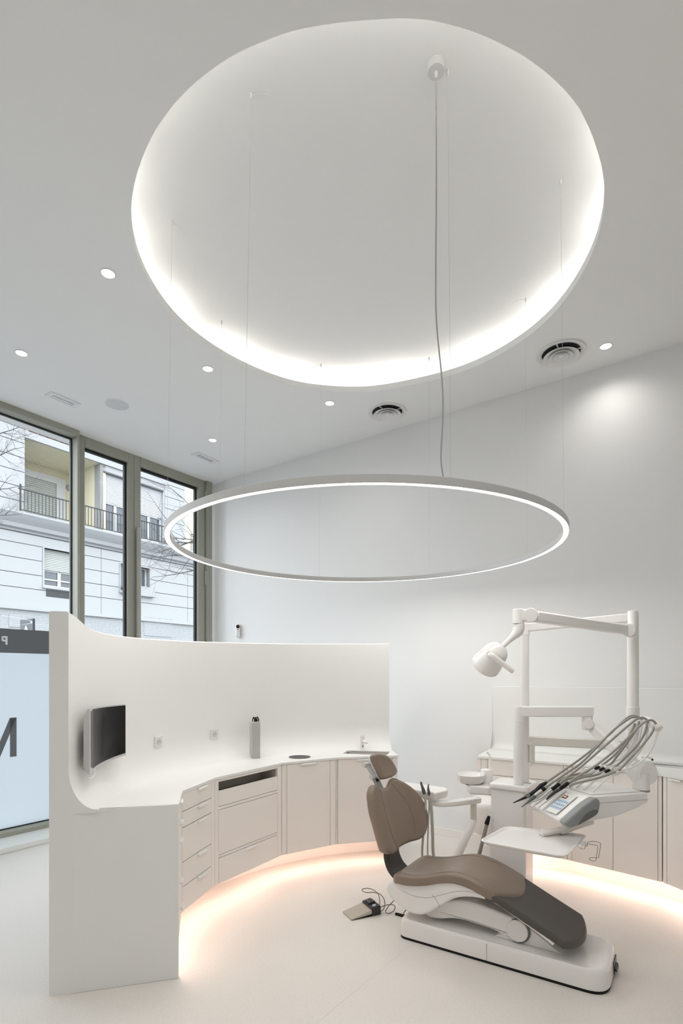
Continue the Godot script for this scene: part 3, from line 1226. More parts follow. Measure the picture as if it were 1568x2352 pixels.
func build_chair() -> void:
	var t := thing("dental_chair", "dental treatment chair with taupe upholstery, charcoal leg rest and glossy white base", "dental chair", chair_frame())
	# base
	var plan := PackedVector2Array()
	for c in [[-0.505, 0.192, 0.045], [0.578, 0.192, 0.1], [0.578, -0.192, 0.1], [-0.505, -0.192, 0.045]]:
		var p := Vector2(c[0], c[1])
		var tow := Vector2(-signf(c[0]) * c[2], 0)
		var sid := Vector2(0, -signf(c[1]) * c[2])
		var first := p + (sid if c[0] * c[1] < 0.0 else tow)
		var last := p + (tow if c[0] * c[1] < 0.0 else sid)
		for k in 9:
			var f := k / 8.0
			plan.append(first.lerp(p, f).lerp(p.lerp(last, f), f))
	var g := Geo.new()
	var fr := chair_frame()
	var sh := func(p: Vector2, h: float) -> Vector3:
		return fr * Vector3(p.x, h, p.y)
	g.pad(plan, [[0.004, 0.014], [0.0, 0.02], [0.004, 0.09], [0.009, 0.104], [0.02, 0.112], [0.034, 0.113], [0.06, 0.106]], sh, 4)
	var base := part("base", g, M["base gloss"], t, 50.0)
	g = Geo.new()
	g.pad(plan, [[0.006, 0.0], [0.003, 0.003], [0.003, 0.014], [0.03, 0.015]], sh, 2)
	part("skirt", g, M["black rubber"], t)
	g = Geo.new()
	slab_w(g, poly([[0.006, 0.016], [0.0085, 0.016], [0.0085, 0.101], [0.006, 0.101]]), 0.16, 0.1925, 0.0)
	part("seam", g, M["seam grey"], base)
	g = Geo.new()
	slab_w(g, poly([[0.5, 0.02], [0.582, 0.02], [0.579, 0.075], [0.5, 0.085]]), -0.115, -0.01, 0.004)
	part("foot_recess", g, M["black gloss"], base)
	g = Geo.new()
	slab_w(g, poly([[0.56, 0.03], [0.592, 0.028], [0.588, 0.042], [0.56, 0.05]]), -0.1, -0.025, 0.003)
	part("foot_pedal", g, M["charcoal plastic"], base)
	# tower carrying the lift arm, its bearing and the arm
	g = Geo.new()
	slab_w(g, poly([[0.02, 0.105], [0.05, 0.125], [0.1, 0.2], [0.16, 0.222], [0.195, 0.2], [0.36, 0.105]]), -0.1, 0.1, 0.008)
	part("tower", g, M["unit satin"], t)
	g = Geo.new()
	g.lathe(axis(L(0.142, 0.172, -0.118), L(0, 0, 1) - L(0, 0, 0)), [[0.0, 0.0], [0.052, 0.0], [0.056, 0.004], [0.056, 0.232], [0.052, 0.236], [0.0, 0.236]], 40)
	part("bearing", g, M["unit satin"], t)
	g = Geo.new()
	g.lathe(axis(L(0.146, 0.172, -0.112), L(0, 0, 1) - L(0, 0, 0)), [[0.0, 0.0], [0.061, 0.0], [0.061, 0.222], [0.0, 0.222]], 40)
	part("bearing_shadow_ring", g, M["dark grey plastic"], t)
	g = Geo.new()
	var arm := curve2([Vector2(-0.39, 0.15), Vector2(-0.35, 0.121), Vector2(-0.28, 0.128), Vector2(-0.197, 0.15), Vector2(-0.083, 0.154), Vector2(0.02, 0.142), Vector2(0.1, 0.125), Vector2(0.18, 0.13), Vector2(0.19, 0.19), Vector2(0.14, 0.226), Vector2(0.012, 0.252), Vector2(-0.125, 0.263), Vector2(-0.24, 0.238), Vector2(-0.33, 0.18)], 4, true)
	slab_w(g, arm, -0.11, 0.11, 0.012)
	part("lift_arm", g, M["unit satin"], t)
	# shell under the seat
	g = Geo.new()
	var shell := curve2([Vector2(-0.580, 0.277), Vector2(-0.570, 0.227), Vector2(-0.493, 0.175), Vector2(-0.424, 0.155), Vector2(-0.347, 0.165), Vector2(-0.262, 0.225), Vector2(-0.213, 0.264), Vector2(-0.165, 0.296), Vector2(-0.095, 0.319), Vector2(-0.003, 0.326), Vector2(0.085, 0.303), Vector2(0.156, 0.267), Vector2(0.320, 0.193), Vector2(0.330, 0.200), Vector2(0.180, 0.285), Vector2(0.054, 0.352), Vector2(-0.041, 0.378), Vector2(-0.108, 0.397), Vector2(-0.177, 0.396), Vector2(-0.224, 0.387), Vector2(-0.321, 0.356), Vector2(-0.396, 0.338), Vector2(-0.473, 0.338), Vector2(-0.530, 0.325)], 4, true)
	slab_w(g, shell, -0.19, 0.19, 0.014)
	var under := part("seat_shell", g, M["unit satin"], t, 50.0)
	g = Geo.new()
	g.tube(curve([L(-0.298, 0.29, 0.19), L(-0.275, 0.27, 0.1903), L(-0.257, 0.24, 0.19), L(-0.252, 0.228, 0.189)]), 0.0011, 6)
	g.tube(curve([L(-0.54, 0.29, 0.189), L(-0.43, 0.261, 0.1903), L(-0.33, 0.265, 0.1903), L(-0.24, 0.301, 0.1903), L(-0.14, 0.343, 0.1903), L(-0.04, 0.352, 0.1903), L(0.05, 0.335, 0.19)]), 0.0009, 6)
	part("seam", g, M["seam grey"], under)
	# seat cushion
	var seat := curve2([Vector2(-0.548, 0.1), Vector2(-0.546, 0.165), Vector2(-0.52, 0.2), Vector2(-0.46, 0.21), Vector2(-0.3, 0.207), Vector2(-0.1, 0.203), Vector2(0.035, 0.2), Vector2(0.062, 0.18), Vector2(0.105, 0.12), Vector2(0.135, 0.05), Vector2(0.142, -0.03), Vector2(0.13, -0.11), Vector2(0.105, -0.18), Vector2(0.085, -0.2), Vector2(-0.1, -0.203), Vector2(-0.3, -0.207), Vector2(-0.46, -0.21), Vector2(-0.515, -0.198), Vector2(-0.54, -0.16), Vector2(-0.548, -0.1)], 6, true)
	g = Geo.new()
	var seat_at := func(p: Vector2, h: float) -> Vector3:
		var k := clampf((-0.36 - p.x) / 0.2, 0.0, 1.0)
		var low := -0.05 - 0.0 * k
		return fr * Vector3(p.x, seat_top(p.x, p.y) + (h if h > -0.045 else low), p.y)
	g.pad(seat, [[0.03, -0.05], [0.004, -0.046], [0.0, -0.038], [0.0, -0.014], [0.003, -0.006], [0.009, -0.001], [0.018, 0.001], [0.05, 0.0], [0.08, 0.0]], seat_at, 8)
	var cushion := part("seat", g, M["taupe upholstery"], t, 60.0)
	for k in 2:
		var sgn := 1.0 - 2.0 * k
		var line := []
		for i in 13:
			var s := -0.49 + 0.46 * i / 12.0
			var w := sgn * (0.163 + 0.008 * sin(i * 0.5))
			line.append(L(s, seat_top(s, w) + 0.0004, w))
		g = Geo.new()
		g.tube(curve(line, 3), 0.0016, 6)
		part("seam", g, M["taupe upholstery"], cushion)
	# leg rest
	var leg := curve2([Vector2(0.0, 0.2), Vector2(0.2, 0.2), Vector2(0.365, 0.2), Vector2(0.379, 0.198), Vector2(0.389, 0.19), Vector2(0.416, 0.14), Vector2(0.44, 0.07), Vector2(0.45, 0.0), Vector2(0.447, -0.07), Vector2(0.432, -0.14), Vector2(0.412, -0.188), Vector2(0.402, -0.197), Vector2(0.388, -0.2), Vector2(0.2, -0.2), Vector2(0.0, -0.2)], 6, false)
	g = Geo.new()
	var leg_at := func(p: Vector2, h: float) -> Vector3:
		return fr * Vector3(p.x, leg_top(p.x, p.y) + h, p.y)
	g.pad(leg, [[0.03, -0.04], [0.008, -0.038], [0.002, -0.03], [0.0, -0.012], [0.003, -0.004], [0.01, 0.0]], leg_at, 8)
	part("leg_rest", g, M["charcoal upholstery"], t, 50.0)
	# back support arm
	g = Geo.new()
	var spine := []
	for q in [[-0.43, 0.262, 0.09], [-0.53, 0.27, 0.09], [-0.61, 0.32, 0.085], [-0.645, 0.39, 0.078], [-0.645, 0.46, 0.075], [-0.66, 0.56, 0.07], [-0.685, 0.68, 0.06], [-0.695, 0.74, 0.045]]:
		spine.append(Vector3(q[0], q[1], q[2]))
	var pts := curve(spine, 5)
	var rings := []
	for i in pts.size():
		var d := pts[mini(i + 1, pts.size() - 1)] - pts[maxi(i - 1, 0)]
		var nn := Vector2(-d.y, d.x).normalized() * 0.016
		var hw := pts[i].z
		var r := PackedVector3Array()
		for q in [[1, 0.8], [0.8, 1], [-0.8, 1], [-1, 0.8], [-1, -0.8], [-0.8, -1], [0.8, -1], [1, -0.8]]:
			var ww: float = q[1] * hw
			r.append(L(pts[i].x + nn.x * q[0], pts[i].y + nn.y * q[0], ww + 0.0))
		rings.append(r)
	g.loft(rings)
	part("back_arm", g, M["charcoal plastic"], t, 30.0)
	# backrest: its own plane, turned a little
	var ax := (L(-0.1, 0.405, 0) - L(0, 0, 0)).normalized()
	var acr := (L(-0.26, 0, 1) - L(0, 0, 0)).normalized()
	var nor := acr.cross(ax) * -1.0
	if nor.dot(L(1, 0, 0) - L(0, 0, 0)) < 0.0:
		nor = -nor
	var org := L(-0.565, 0.44, 0)
	var outline := curve2([Vector2(0.132, 0.411), Vector2(0.165, 0.383), Vector2(0.182, 0.345), Vector2(0.192, 0.256), Vector2(0.184, 0.157), Vector2(0.172, 0.042), Vector2(0.157, 0.013), Vector2(0.119, -0.005), Vector2(0.07, -0.008), Vector2(0.036, 0.006), Vector2(-0.03, 0.02), Vector2(-0.1, 0.024), Vector2(-0.18, 0.025), Vector2(-0.237, 0.059), Vector2(-0.276, 0.122), Vector2(-0.289, 0.191), Vector2(-0.264, 0.267), Vector2(-0.206, 0.34), Vector2(-0.143, 0.395), Vector2(-0.068, 0.426), Vector2(-0.034, 0.416), Vector2(0.0, 0.384), Vector2(0.047, 0.377), Vector2(0.09, 0.386)], 5, true)
	var relief := func(p: Vector2) -> float:
		var c := -0.045
		var e: float = (absf(p.x - c) - 0.5 * 0.23) / 0.02
		var wing := 1.0 / (1.0 + exp(-e))
		return 0.015 * wing - 0.014 * clampf(1.0 - pow((p.x - c) / 0.16, 2.0), 0.0, 1.0)
	var back_at := func(p: Vector2, h: float) -> Vector3:
		return org + acr * p.x + ax * p.y + nor * (h + (relief.call(p) if h > -0.02 else 0.0))
	g = Geo.new()
	g.pad(outline, [[0.06, -0.055], [0.02, -0.05], [0.004, -0.038], [0.0, -0.022], [0.002, -0.012], [0.008, -0.004], [0.018, 0.0], [0.03, 0.0], [0.045, 0.0], [0.06, 0.0]], back_at, 10)
	var back := part("backrest", g, M["taupe upholstery"], t, 60.0)
	for line in [[[0.098, 0.378], [0.098, 0.3], [0.092, 0.2], [0.074, 0.11], [0.04, 0.012]], [[-0.03, 0.4], [-0.075, 0.35], [-0.118, 0.285], [-0.145, 0.21], [-0.152, 0.14], [-0.143, 0.075], [-0.118, 0.035]]]:
		var q := []
		for p in line:
			q.append(Vector3(p[0], p[1], 0))
		var on := PackedVector3Array()
		for p in curve(q, 5):
			on.append(back_at.call(Vector2(p.x, p.y), 0.0005))
		g = Geo.new()
		g.tube(on, 0.0019, 6)
		part("seam", g, M["taupe upholstery"], back)
	# headrest
	var head := curve2([Vector2(0.078, 0.582), Vector2(0.052, 0.592), Vector2(0.018, 0.59), Vector2(-0.043, 0.572), Vector2(-0.084, 0.535), Vector2(-0.11, 0.473), Vector2(-0.095, 0.448), Vector2(-0.051, 0.434), Vector2(0.002, 0.43), Vector2(0.03, 0.432), Vector2(0.042, 0.455), Vector2(0.056, 0.505), Vector2(0.076, 0.556)], 6, true)
	var head_at := func(p: Vector2, h: float) -> Vector3:
		var up: float = (p.y - 0.5) / 0.09
		return org + acr * (p.x + 0.0) + ax * p.y + nor * (h + 0.004 - 0.010 * (1.0 - up * up))
	g = Geo.new()
	g.pad(head, [[0.03, -0.045], [0.006, -0.042], [0.001, -0.034], [0.0, -0.022], [0.003, -0.01], [0.009, -0.002], [0.018, 0.001], [0.03, 0.0]], head_at, 6)
	var hr := part("headrest", g, M["taupe upholstery"], t, 60.0)
	g = Geo.new()
	g.pad(head, [[0.035, -0.068], [0.012, -0.062], [0.001, -0.052], [0.0, -0.043], [0.02, -0.0425]], head_at, 3)
	part("shell", g, M["unit satin"], hr, 50.0)
	# headrest carrier with two pivots
	var b0 := org + acr * 0.035 + ax * 0.36 + nor * -0.045
	var b1 := org + acr * 0.045 + ax * 0.455 + nor * -0.07
	var b2 := org + acr * 0.07 + ax * 0.535 + nor * -0.085
	g = Geo.new()
	bar(g, b0, b1, 0.05, 0.014, 0.004, nor)
	part("neck_plate", g, M["grey plastic"], t)
	g = Geo.new()
	bar(g, b1, b2, 0.034, 0.022, 0.006, nor)
	var nk := part("neck_link", g, M["aluminium"], t)
	for q in [[b1, 0.017], [b2, 0.016]]:
		g = Geo.new()
		g.lathe(axis(q[0] - acr * 0.03, acr), [[0.0, 0.0], [q[1] - 0.003, 0.0], [q[1], 0.003], [q[1], 0.057], [q[1] - 0.003, 0.06], [0.0, 0.06]], 24)
		part("pivot", g, M["aluminium"], nk)
	g = Geo.new()
	g.box(b0.lerp(b1, 0.75) + nor * 0.008, Vector3(0.018, 0.018, 0.006), Basis(acr, ax, acr.cross(ax)), 0.001)
	part("latch", g, M["black rubber"], nk)


func cyl(a: Vector3, b: Vector3, r: float, bev := 0.003, segs := 28) -> Geo:
	var g := Geo.new()
	var h := a.distance_to(b)
	return g.lathe(axis(a, b - a), [[0.0, 0.0], [r - bev, 0.0], [r, bev], [r, h - bev], [r - bev, h], [0.0, h]], segs)


func build_unit() -> void:
	var t := thing("dental_unit", "white dental unit column with spittoon bowl and overhead pole arms behind the chair", "dental unit", L(-0.03, 0, -0.42))
	var g := Geo.new()
	var sh := func(p: Vector2, h: float) -> Vector3:
		return L(p.x, h, p.y)
	var col := []
	for q in [[-0.135, -0.34, 0.02], [-0.135, -0.5, 0.03], [0.076, -0.5, 0.03], [0.076, -0.34, 0.02]]:
		col.append(q)
	var plan := rounded([Vector2(-0.135, -0.32), Vector2(-0.135, -0.52), Vector2(0.076, -0.52), Vector2(0.076, -0.32)], 0.025)
	g.pad(plan, [[0.004, 0.0], [0.0, 0.004], [0.0, 0.8], [0.003, 0.801]], sh, 1)
	part("column", g, M["unit white"], t, 30.0)
	g = Geo.new()
	plan = rounded([Vector2(-0.142, -0.305), Vector2(-0.142, -0.54), Vector2(0.1, -0.54), Vector2(0.1, -0.305)], 0.035)
	g.pad(plan, [[0.008, 0.802], [0.0, 0.808], [0.0, 0.828], [0.004, 0.835], [0.012, 0.837]], sh, 2)
	part("top_cover", g, M["unit white"], t, 50.0)
	# two poles
	var fb := L(0.025, 0, -0.36)
	var fa := L(0.035, 0, -0.46)
	part("pole", cyl(fb + Vector3(0, 0.836, 0), fb + Vector3(0, 1.25, 0), 0.029), M["unit satin"], t)
	part("pole", cyl(fa + Vector3(0, 0.836, 0), fa + Vector3(0, 1.80, 0), 0.028), M["unit satin"], t)
	# arm on the first pole
	g = Geo.new()
	var d0 := -fb.z
	g.v.append_array(cyl(fb + Vector3(0, 1.215, 0), fb + Vector3(0, 1.309, 0), 0.0305).v)
	var e1 := at(1348, 1634, d0)
	var s1 := Vector3(fb.x, 1.277, fb.z)
	bar(g, s1, Vector3(e1.x + 0.028, 1.277, e1.z), 0.061, 0.063, 0.006)
	part("pole_arm", g, M["unit satin"], t)
	g = Geo.new()
	var k1 := Vector3(e1.x, 1.0, e1.z)
	g.v.append_array(cyl(Vector3(e1.x, 1.246, e1.z), Vector3(e1.x, 1.165, e1.z), 0.031).v)
	g.v.append_array(cyl(at(1352, 1663, d0 + 0.036), at(1352, 1663, d0 - 0.036), 0.03).v)
	part("knuckle", g, M["unit satin"], t)
	# sloping arm down to the delivery table
	var j0 := at(1362, 1670, d0)
	var j1 := at(1464, 1766, 2.95)
	g = Geo.new()
	bar(g, j0, j1, 0.062, 0.07, 0.012)
	part("sloping_arm", g, M["unit satin"], t)
	# lamp poles: lower arm, far pole, overhead arm
	var c := at(1453, 1600, 3.1)
	g = Geo.new()
	bar(g, Vector3(fa.x, 1.093, fa.z), Vector3(c.x, 1.093, c.z), 0.05, 0.056, 0.006)
	part("lower_arm", g, M["unit beige"], t)
	g = Geo.new()
	bar(g, Vector3(fa.x + 0.035, 1.08, fa.z + 0.03), Vector3(fa.x + 0.035, 0.96, fa.z + 0.03), 0.028, 0.03, 0.004, Vector3.RIGHT)
	part("bracket", g, M["unit beige"], t)
	g = Geo.new()
	g.v.append_array(cyl(Vector3(c.x, 1.05, c.z), Vector3(c.x, 1.315, c.z), 0.034).v)
	g.v.append_array(cyl(Vector3(c.x, 1.31, c.z), Vector3(c.x, 1.72, c.z), 0.0305).v)
	part("lamp_pole", g, M["unit satin"], t)
	g = Geo.new()
	bar(g, Vector3(fa.x, 1.787, fa.z), Vector3(c.x + 0.01, 1.83, c.z - 0.02), 0.045, 0.05, 0.006)
	g.v.append_array(cyl(Vector3(fa.x, 1.74, fa.z), Vector3(fa.x, 1.813, fa.z), 0.031).v)
	g.box(Vector3(c.x + 0.012, 1.785, c.z - 0.02), Vector3(0.05, 0.145, 0.04), Basis(), 0.006)
	part("overhead_arm", g, M["unit satin"], t)
	# spittoon
	var bw := at(1081, 1777.5, 3.42)
	g = Geo.new()
	g.lathe(Transform3D(Basis(), bw), [[0.0, -0.05], [0.02, -0.049], [0.05, -0.045], [0.072, -0.03], [0.082, -0.006], [0.087, 0.0], [0.089, -0.003], [0.086, -0.01], [0.079, -0.04], [0.066, -0.056], [0.04, -0.06], [0.0, -0.06]], 44)
	part("spittoon_bowl", g, M["unit white"], t, 50.0)
	g = Geo.new()
	g.lathe(Transform3D(Basis(), bw + Vector3(0.0, -0.068, 0)), [[0.0, 0.0], [0.035, 0.0], [0.035, 0.01], [0.0, 0.01]], 24)
	part("bowl_seal", g, M["dark grey plastic"], t)
	g = Geo.new()
	var pl := at(1117, 1790, 3.44)
	g.v.append_array(cyl(Vector3(pl.x, 0.76, pl.z), Vector3(pl.x, 0.895, pl.z), 0.037).v)
	part("spittoon_post", g, M["unit white"], t)
	g = Geo.new()
	bar(g, at(1074, 1810, 3.4), L(-0.1, 0.775, -0.42), 0.1, 0.055, 0.01)
	part("spittoon_arm", g, M["unit satin"], t)
	g = Geo.new()
	g.tube(curve([at(1125, 1769, 3.42), at(1125, 1750, 3.42), at(1125, 1738, 3.42), at(1122, 1731, 3.42), at(1117, 1727, 3.42)], 5), 0.0065, 12)
	part("cup_filler", g, M["unit white"], t)
	g = Geo.new()
	g.box(L(0.06, 0.838, -0.42), Vector3(0.05, 0.003, 0.012), chair_frame().basis, 0.001)
	part("vent_slot", g, M["grey plastic"], t)
	build_lamp(Vector3(c.x, 0, c.z))
	build_assistant()


func rounded(corners: Array, r: float) -> PackedVector2Array:
	var out := PackedVector2Array()
	var n := corners.size()
	for i in n:
		var p: Vector2 = corners[i]
		var a: Vector2 = p + (corners[(i + n - 1) % n] - p).normalized() * r
		var b: Vector2 = p + (corners[(i + 1) % n] - p).normalized() * r
		for k in 6:
			var f := k / 5.0
			out.append(a.lerp(p, f).lerp(p.lerp(b, f), f))
	return out


func build_lamp(c: Vector3) -> void:
	var t := thing("operating_lamp", "white operating lamp with a stick handle on a long swing arm above the chair", "lamp", at(1197, 1415, 2.66))
	var dl := 2.66
	var dr := 3.03
	var g := Geo.new()
	bar(g, at(1226, 1416, dl), at(1442, 1447.5, dr), 0.05, 0.053, 0.008)
	part("swing_arm", g, M["unit satin"], t)
	g = Geo.new()
	g.v.append_array(cyl(at(1443, 1447, dr - 0.04), at(1443, 1447, dr + 0.03), 0.036).v)
	g.v.append_array(cyl(at(1453, 1464, dr), at(1453, 1403, dr), 0.026).v)
	part("arm_joint", g, M["unit satin"], t)
	g = Geo.new()
	g.v.append_array(cyl(at(1190, 1399, dl), at(1190, 1433, dl), 0.028).v)
	g.v.append_array(cyl(at(1218, 1413, dl + 0.03), at(1218, 1413, dl - 0.035), 0.035).v)
	bar(g, at(1190, 1414, dl), at(1222, 1414, dl), 0.054, 0.06, 0.006)
	part("arm_joint", g, M["unit satin"], t)
	g = Geo.new()
	var neck := curve([at(1190, 1433, dl), at(1191, 1441, dl), at(1188, 1451, dl), at(1180, 1460, dl), at(1166, 1473, dl), at(1150, 1488, dl - 0.01)], 5)
	var rad := []
	for i in neck.size():
		rad.append(lerpf(0.0275, 0.0125, smoothstep(0.3, 0.85, float(i) / neck.size())))
	g.tube(neck, rad, 18)
	part("neck", g, M["unit satin"], t)
	var dir := (at(1108, 1537, 2.70) - at(1143, 1494, 2.60)).normalized()
	var o := at(1145, 1491, 2.62)
	g = Geo.new()
	g.lathe(axis(o, dir), [[0.0, -0.016], [0.025, -0.012], [0.045, -0.002], [0.056, 0.012], [0.061, 0.03], [0.066, 0.06], [0.073, 0.1], [0.075, 0.122], [0.073, 0.126], [0.066, 0.124], [0.062, 0.116], [0.0, 0.112]], 40)
	var hd := part("lamp_head", g, M["unit white"], t, 50.0)
	g = Geo.new()
	g.lathe(axis(o + dir * 0.106, dir), [[0.0, 0.006], [0.058, 0.006], [0.058, 0.0], [0.0, 0.0]], 32)
	part("lens", g, M["far glass"], hd)
	g = Geo.new()
	g.tube(curve([at(1124, 1504, 2.545), at(1130, 1506, 2.53), at(1150, 1521, 2.525), at(1172, 1538, 2.52), at(1178, 1542, 2.52)], 5), 0.0125, 16)
	part("handle", g, M["unit white"], t)
	g = Geo.new()
	g.v.append_array(cyl(at(1128, 1505, 2.60), at(1123, 1502, 2.535), 0.016).v)
	part("handle_pivot", g, M["unit white"], t)


func build_assistant() -> void:
	var d := 3.56
	var t := thing("assistant_arm", "white swing arm with a small holder head behind the chair backrest", "arm", at(1040, 1842, d))
	var g := Geo.new()
	var pts := curve([at(985, 1838, d), at(995, 1842, d - 0.01), at(1012, 1845.5, d - 0.03), at(1040, 1844.5, d - 0.04), at(1070, 1840.5, d - 0.04), at(1093, 1837, d - 0.03)], 5)
	var rings := []
	for i in pts.size():
		var dd := (pts[mini(i + 1, pts.size() - 1)] - pts[maxi(i - 1, 0)])
		dd.y = 0
		var s := dd.normalized().cross(Vector3.UP) * 0.033
		var r := PackedVector3Array()
		for q in [[-1, -0.6], [-0.85, -1], [0.85, -1], [1, -0.6], [1, 0.7], [0.85, 1], [-0.85, 1], [-1, 0.7]]:
			r.append(pts[i] + s * q[0] + Vector3(0, q[1] * 0.016, 0))
		rings.append(r)
	g.loft(rings)
	g.v.append_array(cyl(at(1093, 1843, d - 0.03), at(1093, 1832, d - 0.03), 0.034).v)
	part("arm", g, M["unit white"], t, 50.0)
	part("post", cyl(at(1087, 1842, d - 0.03), at(1087, 1893, d - 0.03), 0.021), M["unit beige"], t)
	g = Geo.new()
	var low := curve([at(1088, 1886, d - 0.03), at(1079, 1905, d - 0.05), at(1064, 1935, d - 0.07), at(1050, 1966, d - 0.08), at(1043, 1990, d - 0.09)], 5)
	g.tube(low, 0.028, 18)
	part("lower_arm", g, M["unit white"], t)
	# holder head: a wedge with two notches
	g = Geo.new()
	var top := poly([[-0.16, 0.05], [0.105, 0.03], [0.128, 0.005], [0.12, -0.02], [0.06, -0.06], [0.045, -0.075], [0.03, -0.06], [0.012, -0.062], [0.0, -0.078], [-0.02, -0.066], [-0.04, -0.06], [-0.16, -0.03]])
	var o := at(983, 1816, d)
	var bs := Basis(Vector3(0.97, -0.02, 0.22).normalized(), 0.0)
	var xx := Vector3(0.985, -0.06, 0.16).normalized()
	var zz := Vector3(0.0, 0.96, 0.28).normalized()
	zz = (zz - xx * xx.dot(zz)).normalized()
	g.prism(top, Transform3D(Basis(xx, zz.cross(xx), zz), o), -0.03, 0.024, 0.008)
	part("holder", g, M["unit white"], t, 50.0)
	# suction tips and their hoses
	var lab := ["thick dark grey suction tip standing in the assistant holder, left one", "slim dark grey syringe tip standing in the assistant holder, right one"]
	for k in 2:
		var tip := thing("suction_tip", lab[k], "dental tool", at([972, 981][k], 1826, d - 0.08))
		g = Geo.new()
		if k == 0:
			var q := PackedVector3Array([at(974, 1824, d - 0.08), at(973, 1818, d - 0.08), at(969, 1806, d - 0.075), at(967, 1800, d - 0.07), at(966.5, 1796, d - 0.07)])
			g.tube(q, [0.008, 0.0125, 0.008, 0.007, 0.0065], 12)
		else:
			var q := PackedVector3Array([at(984.5, 1827, d - 0.08), at(985, 1822, d - 0.08), at(983, 1812, d - 0.075), at(983, 1805, d - 0.07), at(984.5, 1801, d - 0.07)])
			g.tube(q, [0.006, 0.0105, 0.007, 0.0045, 0.003], 12)
		part("body", g, M["dark steel"], tip)
	var hoses := [[[975, 1830], [977, 1850], [973, 1900], [969, 1964], [975, 2000], [1010, 2020]], [[984, 1830], [985, 1850], [983, 1900], [982, 1964], [990, 2000], [1020, 2016]], [[988, 1838], [991, 1870], [993, 1915], [995, 1964], [1005, 1996], [1040, 2010]]]
	for k in 3:
		var h := thing("suction_hose", ["beige hose hanging from the left suction tip", "thin beige hose hanging from the right syringe tip", "thick ribbed beige hose hanging beside the two smooth hoses"][k], "hose", at(hoses[k][3][0], hoses[k][3][1], d - 0.09))
		var q := []
		for p in hoses[k]:
			q.append(at(p[0], p[1], d - 0.09))
		var line := curve(q, 10 if k < 2 else 16)
		g = Geo.new()
		if k < 2:
			g.tube(line, [0.0075, 0.0045][k], 12)
		else:
			var rr := []
			for i in line.size():
				rr.append(0.0105 if i % 2 == 0 else 0.0095)
			g.tube(line, rr, 12)
		part("tube", g, M["hose beige"], h)
	# slanted grey post with a black cap
	t = thing("suction_wand", "slanted grey tube with a black cap leaning beside the white unit column", "dental tool", at(1100, 1960, 3.30))
	part("tube", cyl(at(1097, 1975, 3.34), at(1118, 1892, 3.30), 0.0115), M["hose grey"], t)
	g = Geo.new()
	var a := at(1117, 1893, 3.30)
	var b := at(1123, 1874, 3.295)
	g.lathe(axis(a, b - a), [[0.0, 0.0], [0.0135, 0.0], [0.014, 0.01], [0.010, 0.045], [0.008, 0.052], [0.0, 0.053]], 20)
	part("cap", g, M["black rubber"], t)
	# stool behind the column
	var so := at(1128, 1880, 3.85)
	t = thing("stool", "white rounded stool half hidden behind the dental unit column", "stool", Vector3(so.x, 0, so.z))
	g = Geo.new()
	g.lathe(Transform3D(Basis(), Vector3(so.x, 0.0, so.z)), [[0.0, 0.36], [0.1, 0.362], [0.15, 0.39], [0.165, 0.45], [0.165, 0.57], [0.158, 0.6], [0.14, 0.61], [0.0, 0.612]], 40)
	part("seat", g, M["unit satin"], t, 50.0)
	part("post", cyl(Vector3(so.x, 0.05, so.z), Vector3(so.x, 0.37, so.z), 0.025), M["unit satin"], t)
	g = Geo.new()
	g.lathe(Transform3D(Basis(), Vector3(so.x, 0.0, so.z)), [[0.0, 0.0], [0.15, 0.0], [0.155, 0.01], [0.14, 0.03], [0.04, 0.055], [0.0, 0.056]], 36)
	part("foot", g, M["unit satin"], t, 50.0)


# delivery table: p runs from its rear to the instruments, q from its near side away from the viewer
func T(p: float, y: float, q: float) -> Vector3:
	var r := Vector2(1.615, 2.84) + Vector2(-0.9654, -0.2609) * p + Vector2(-0.287, 0.958) * q
	return P(r.x, y, r.y)


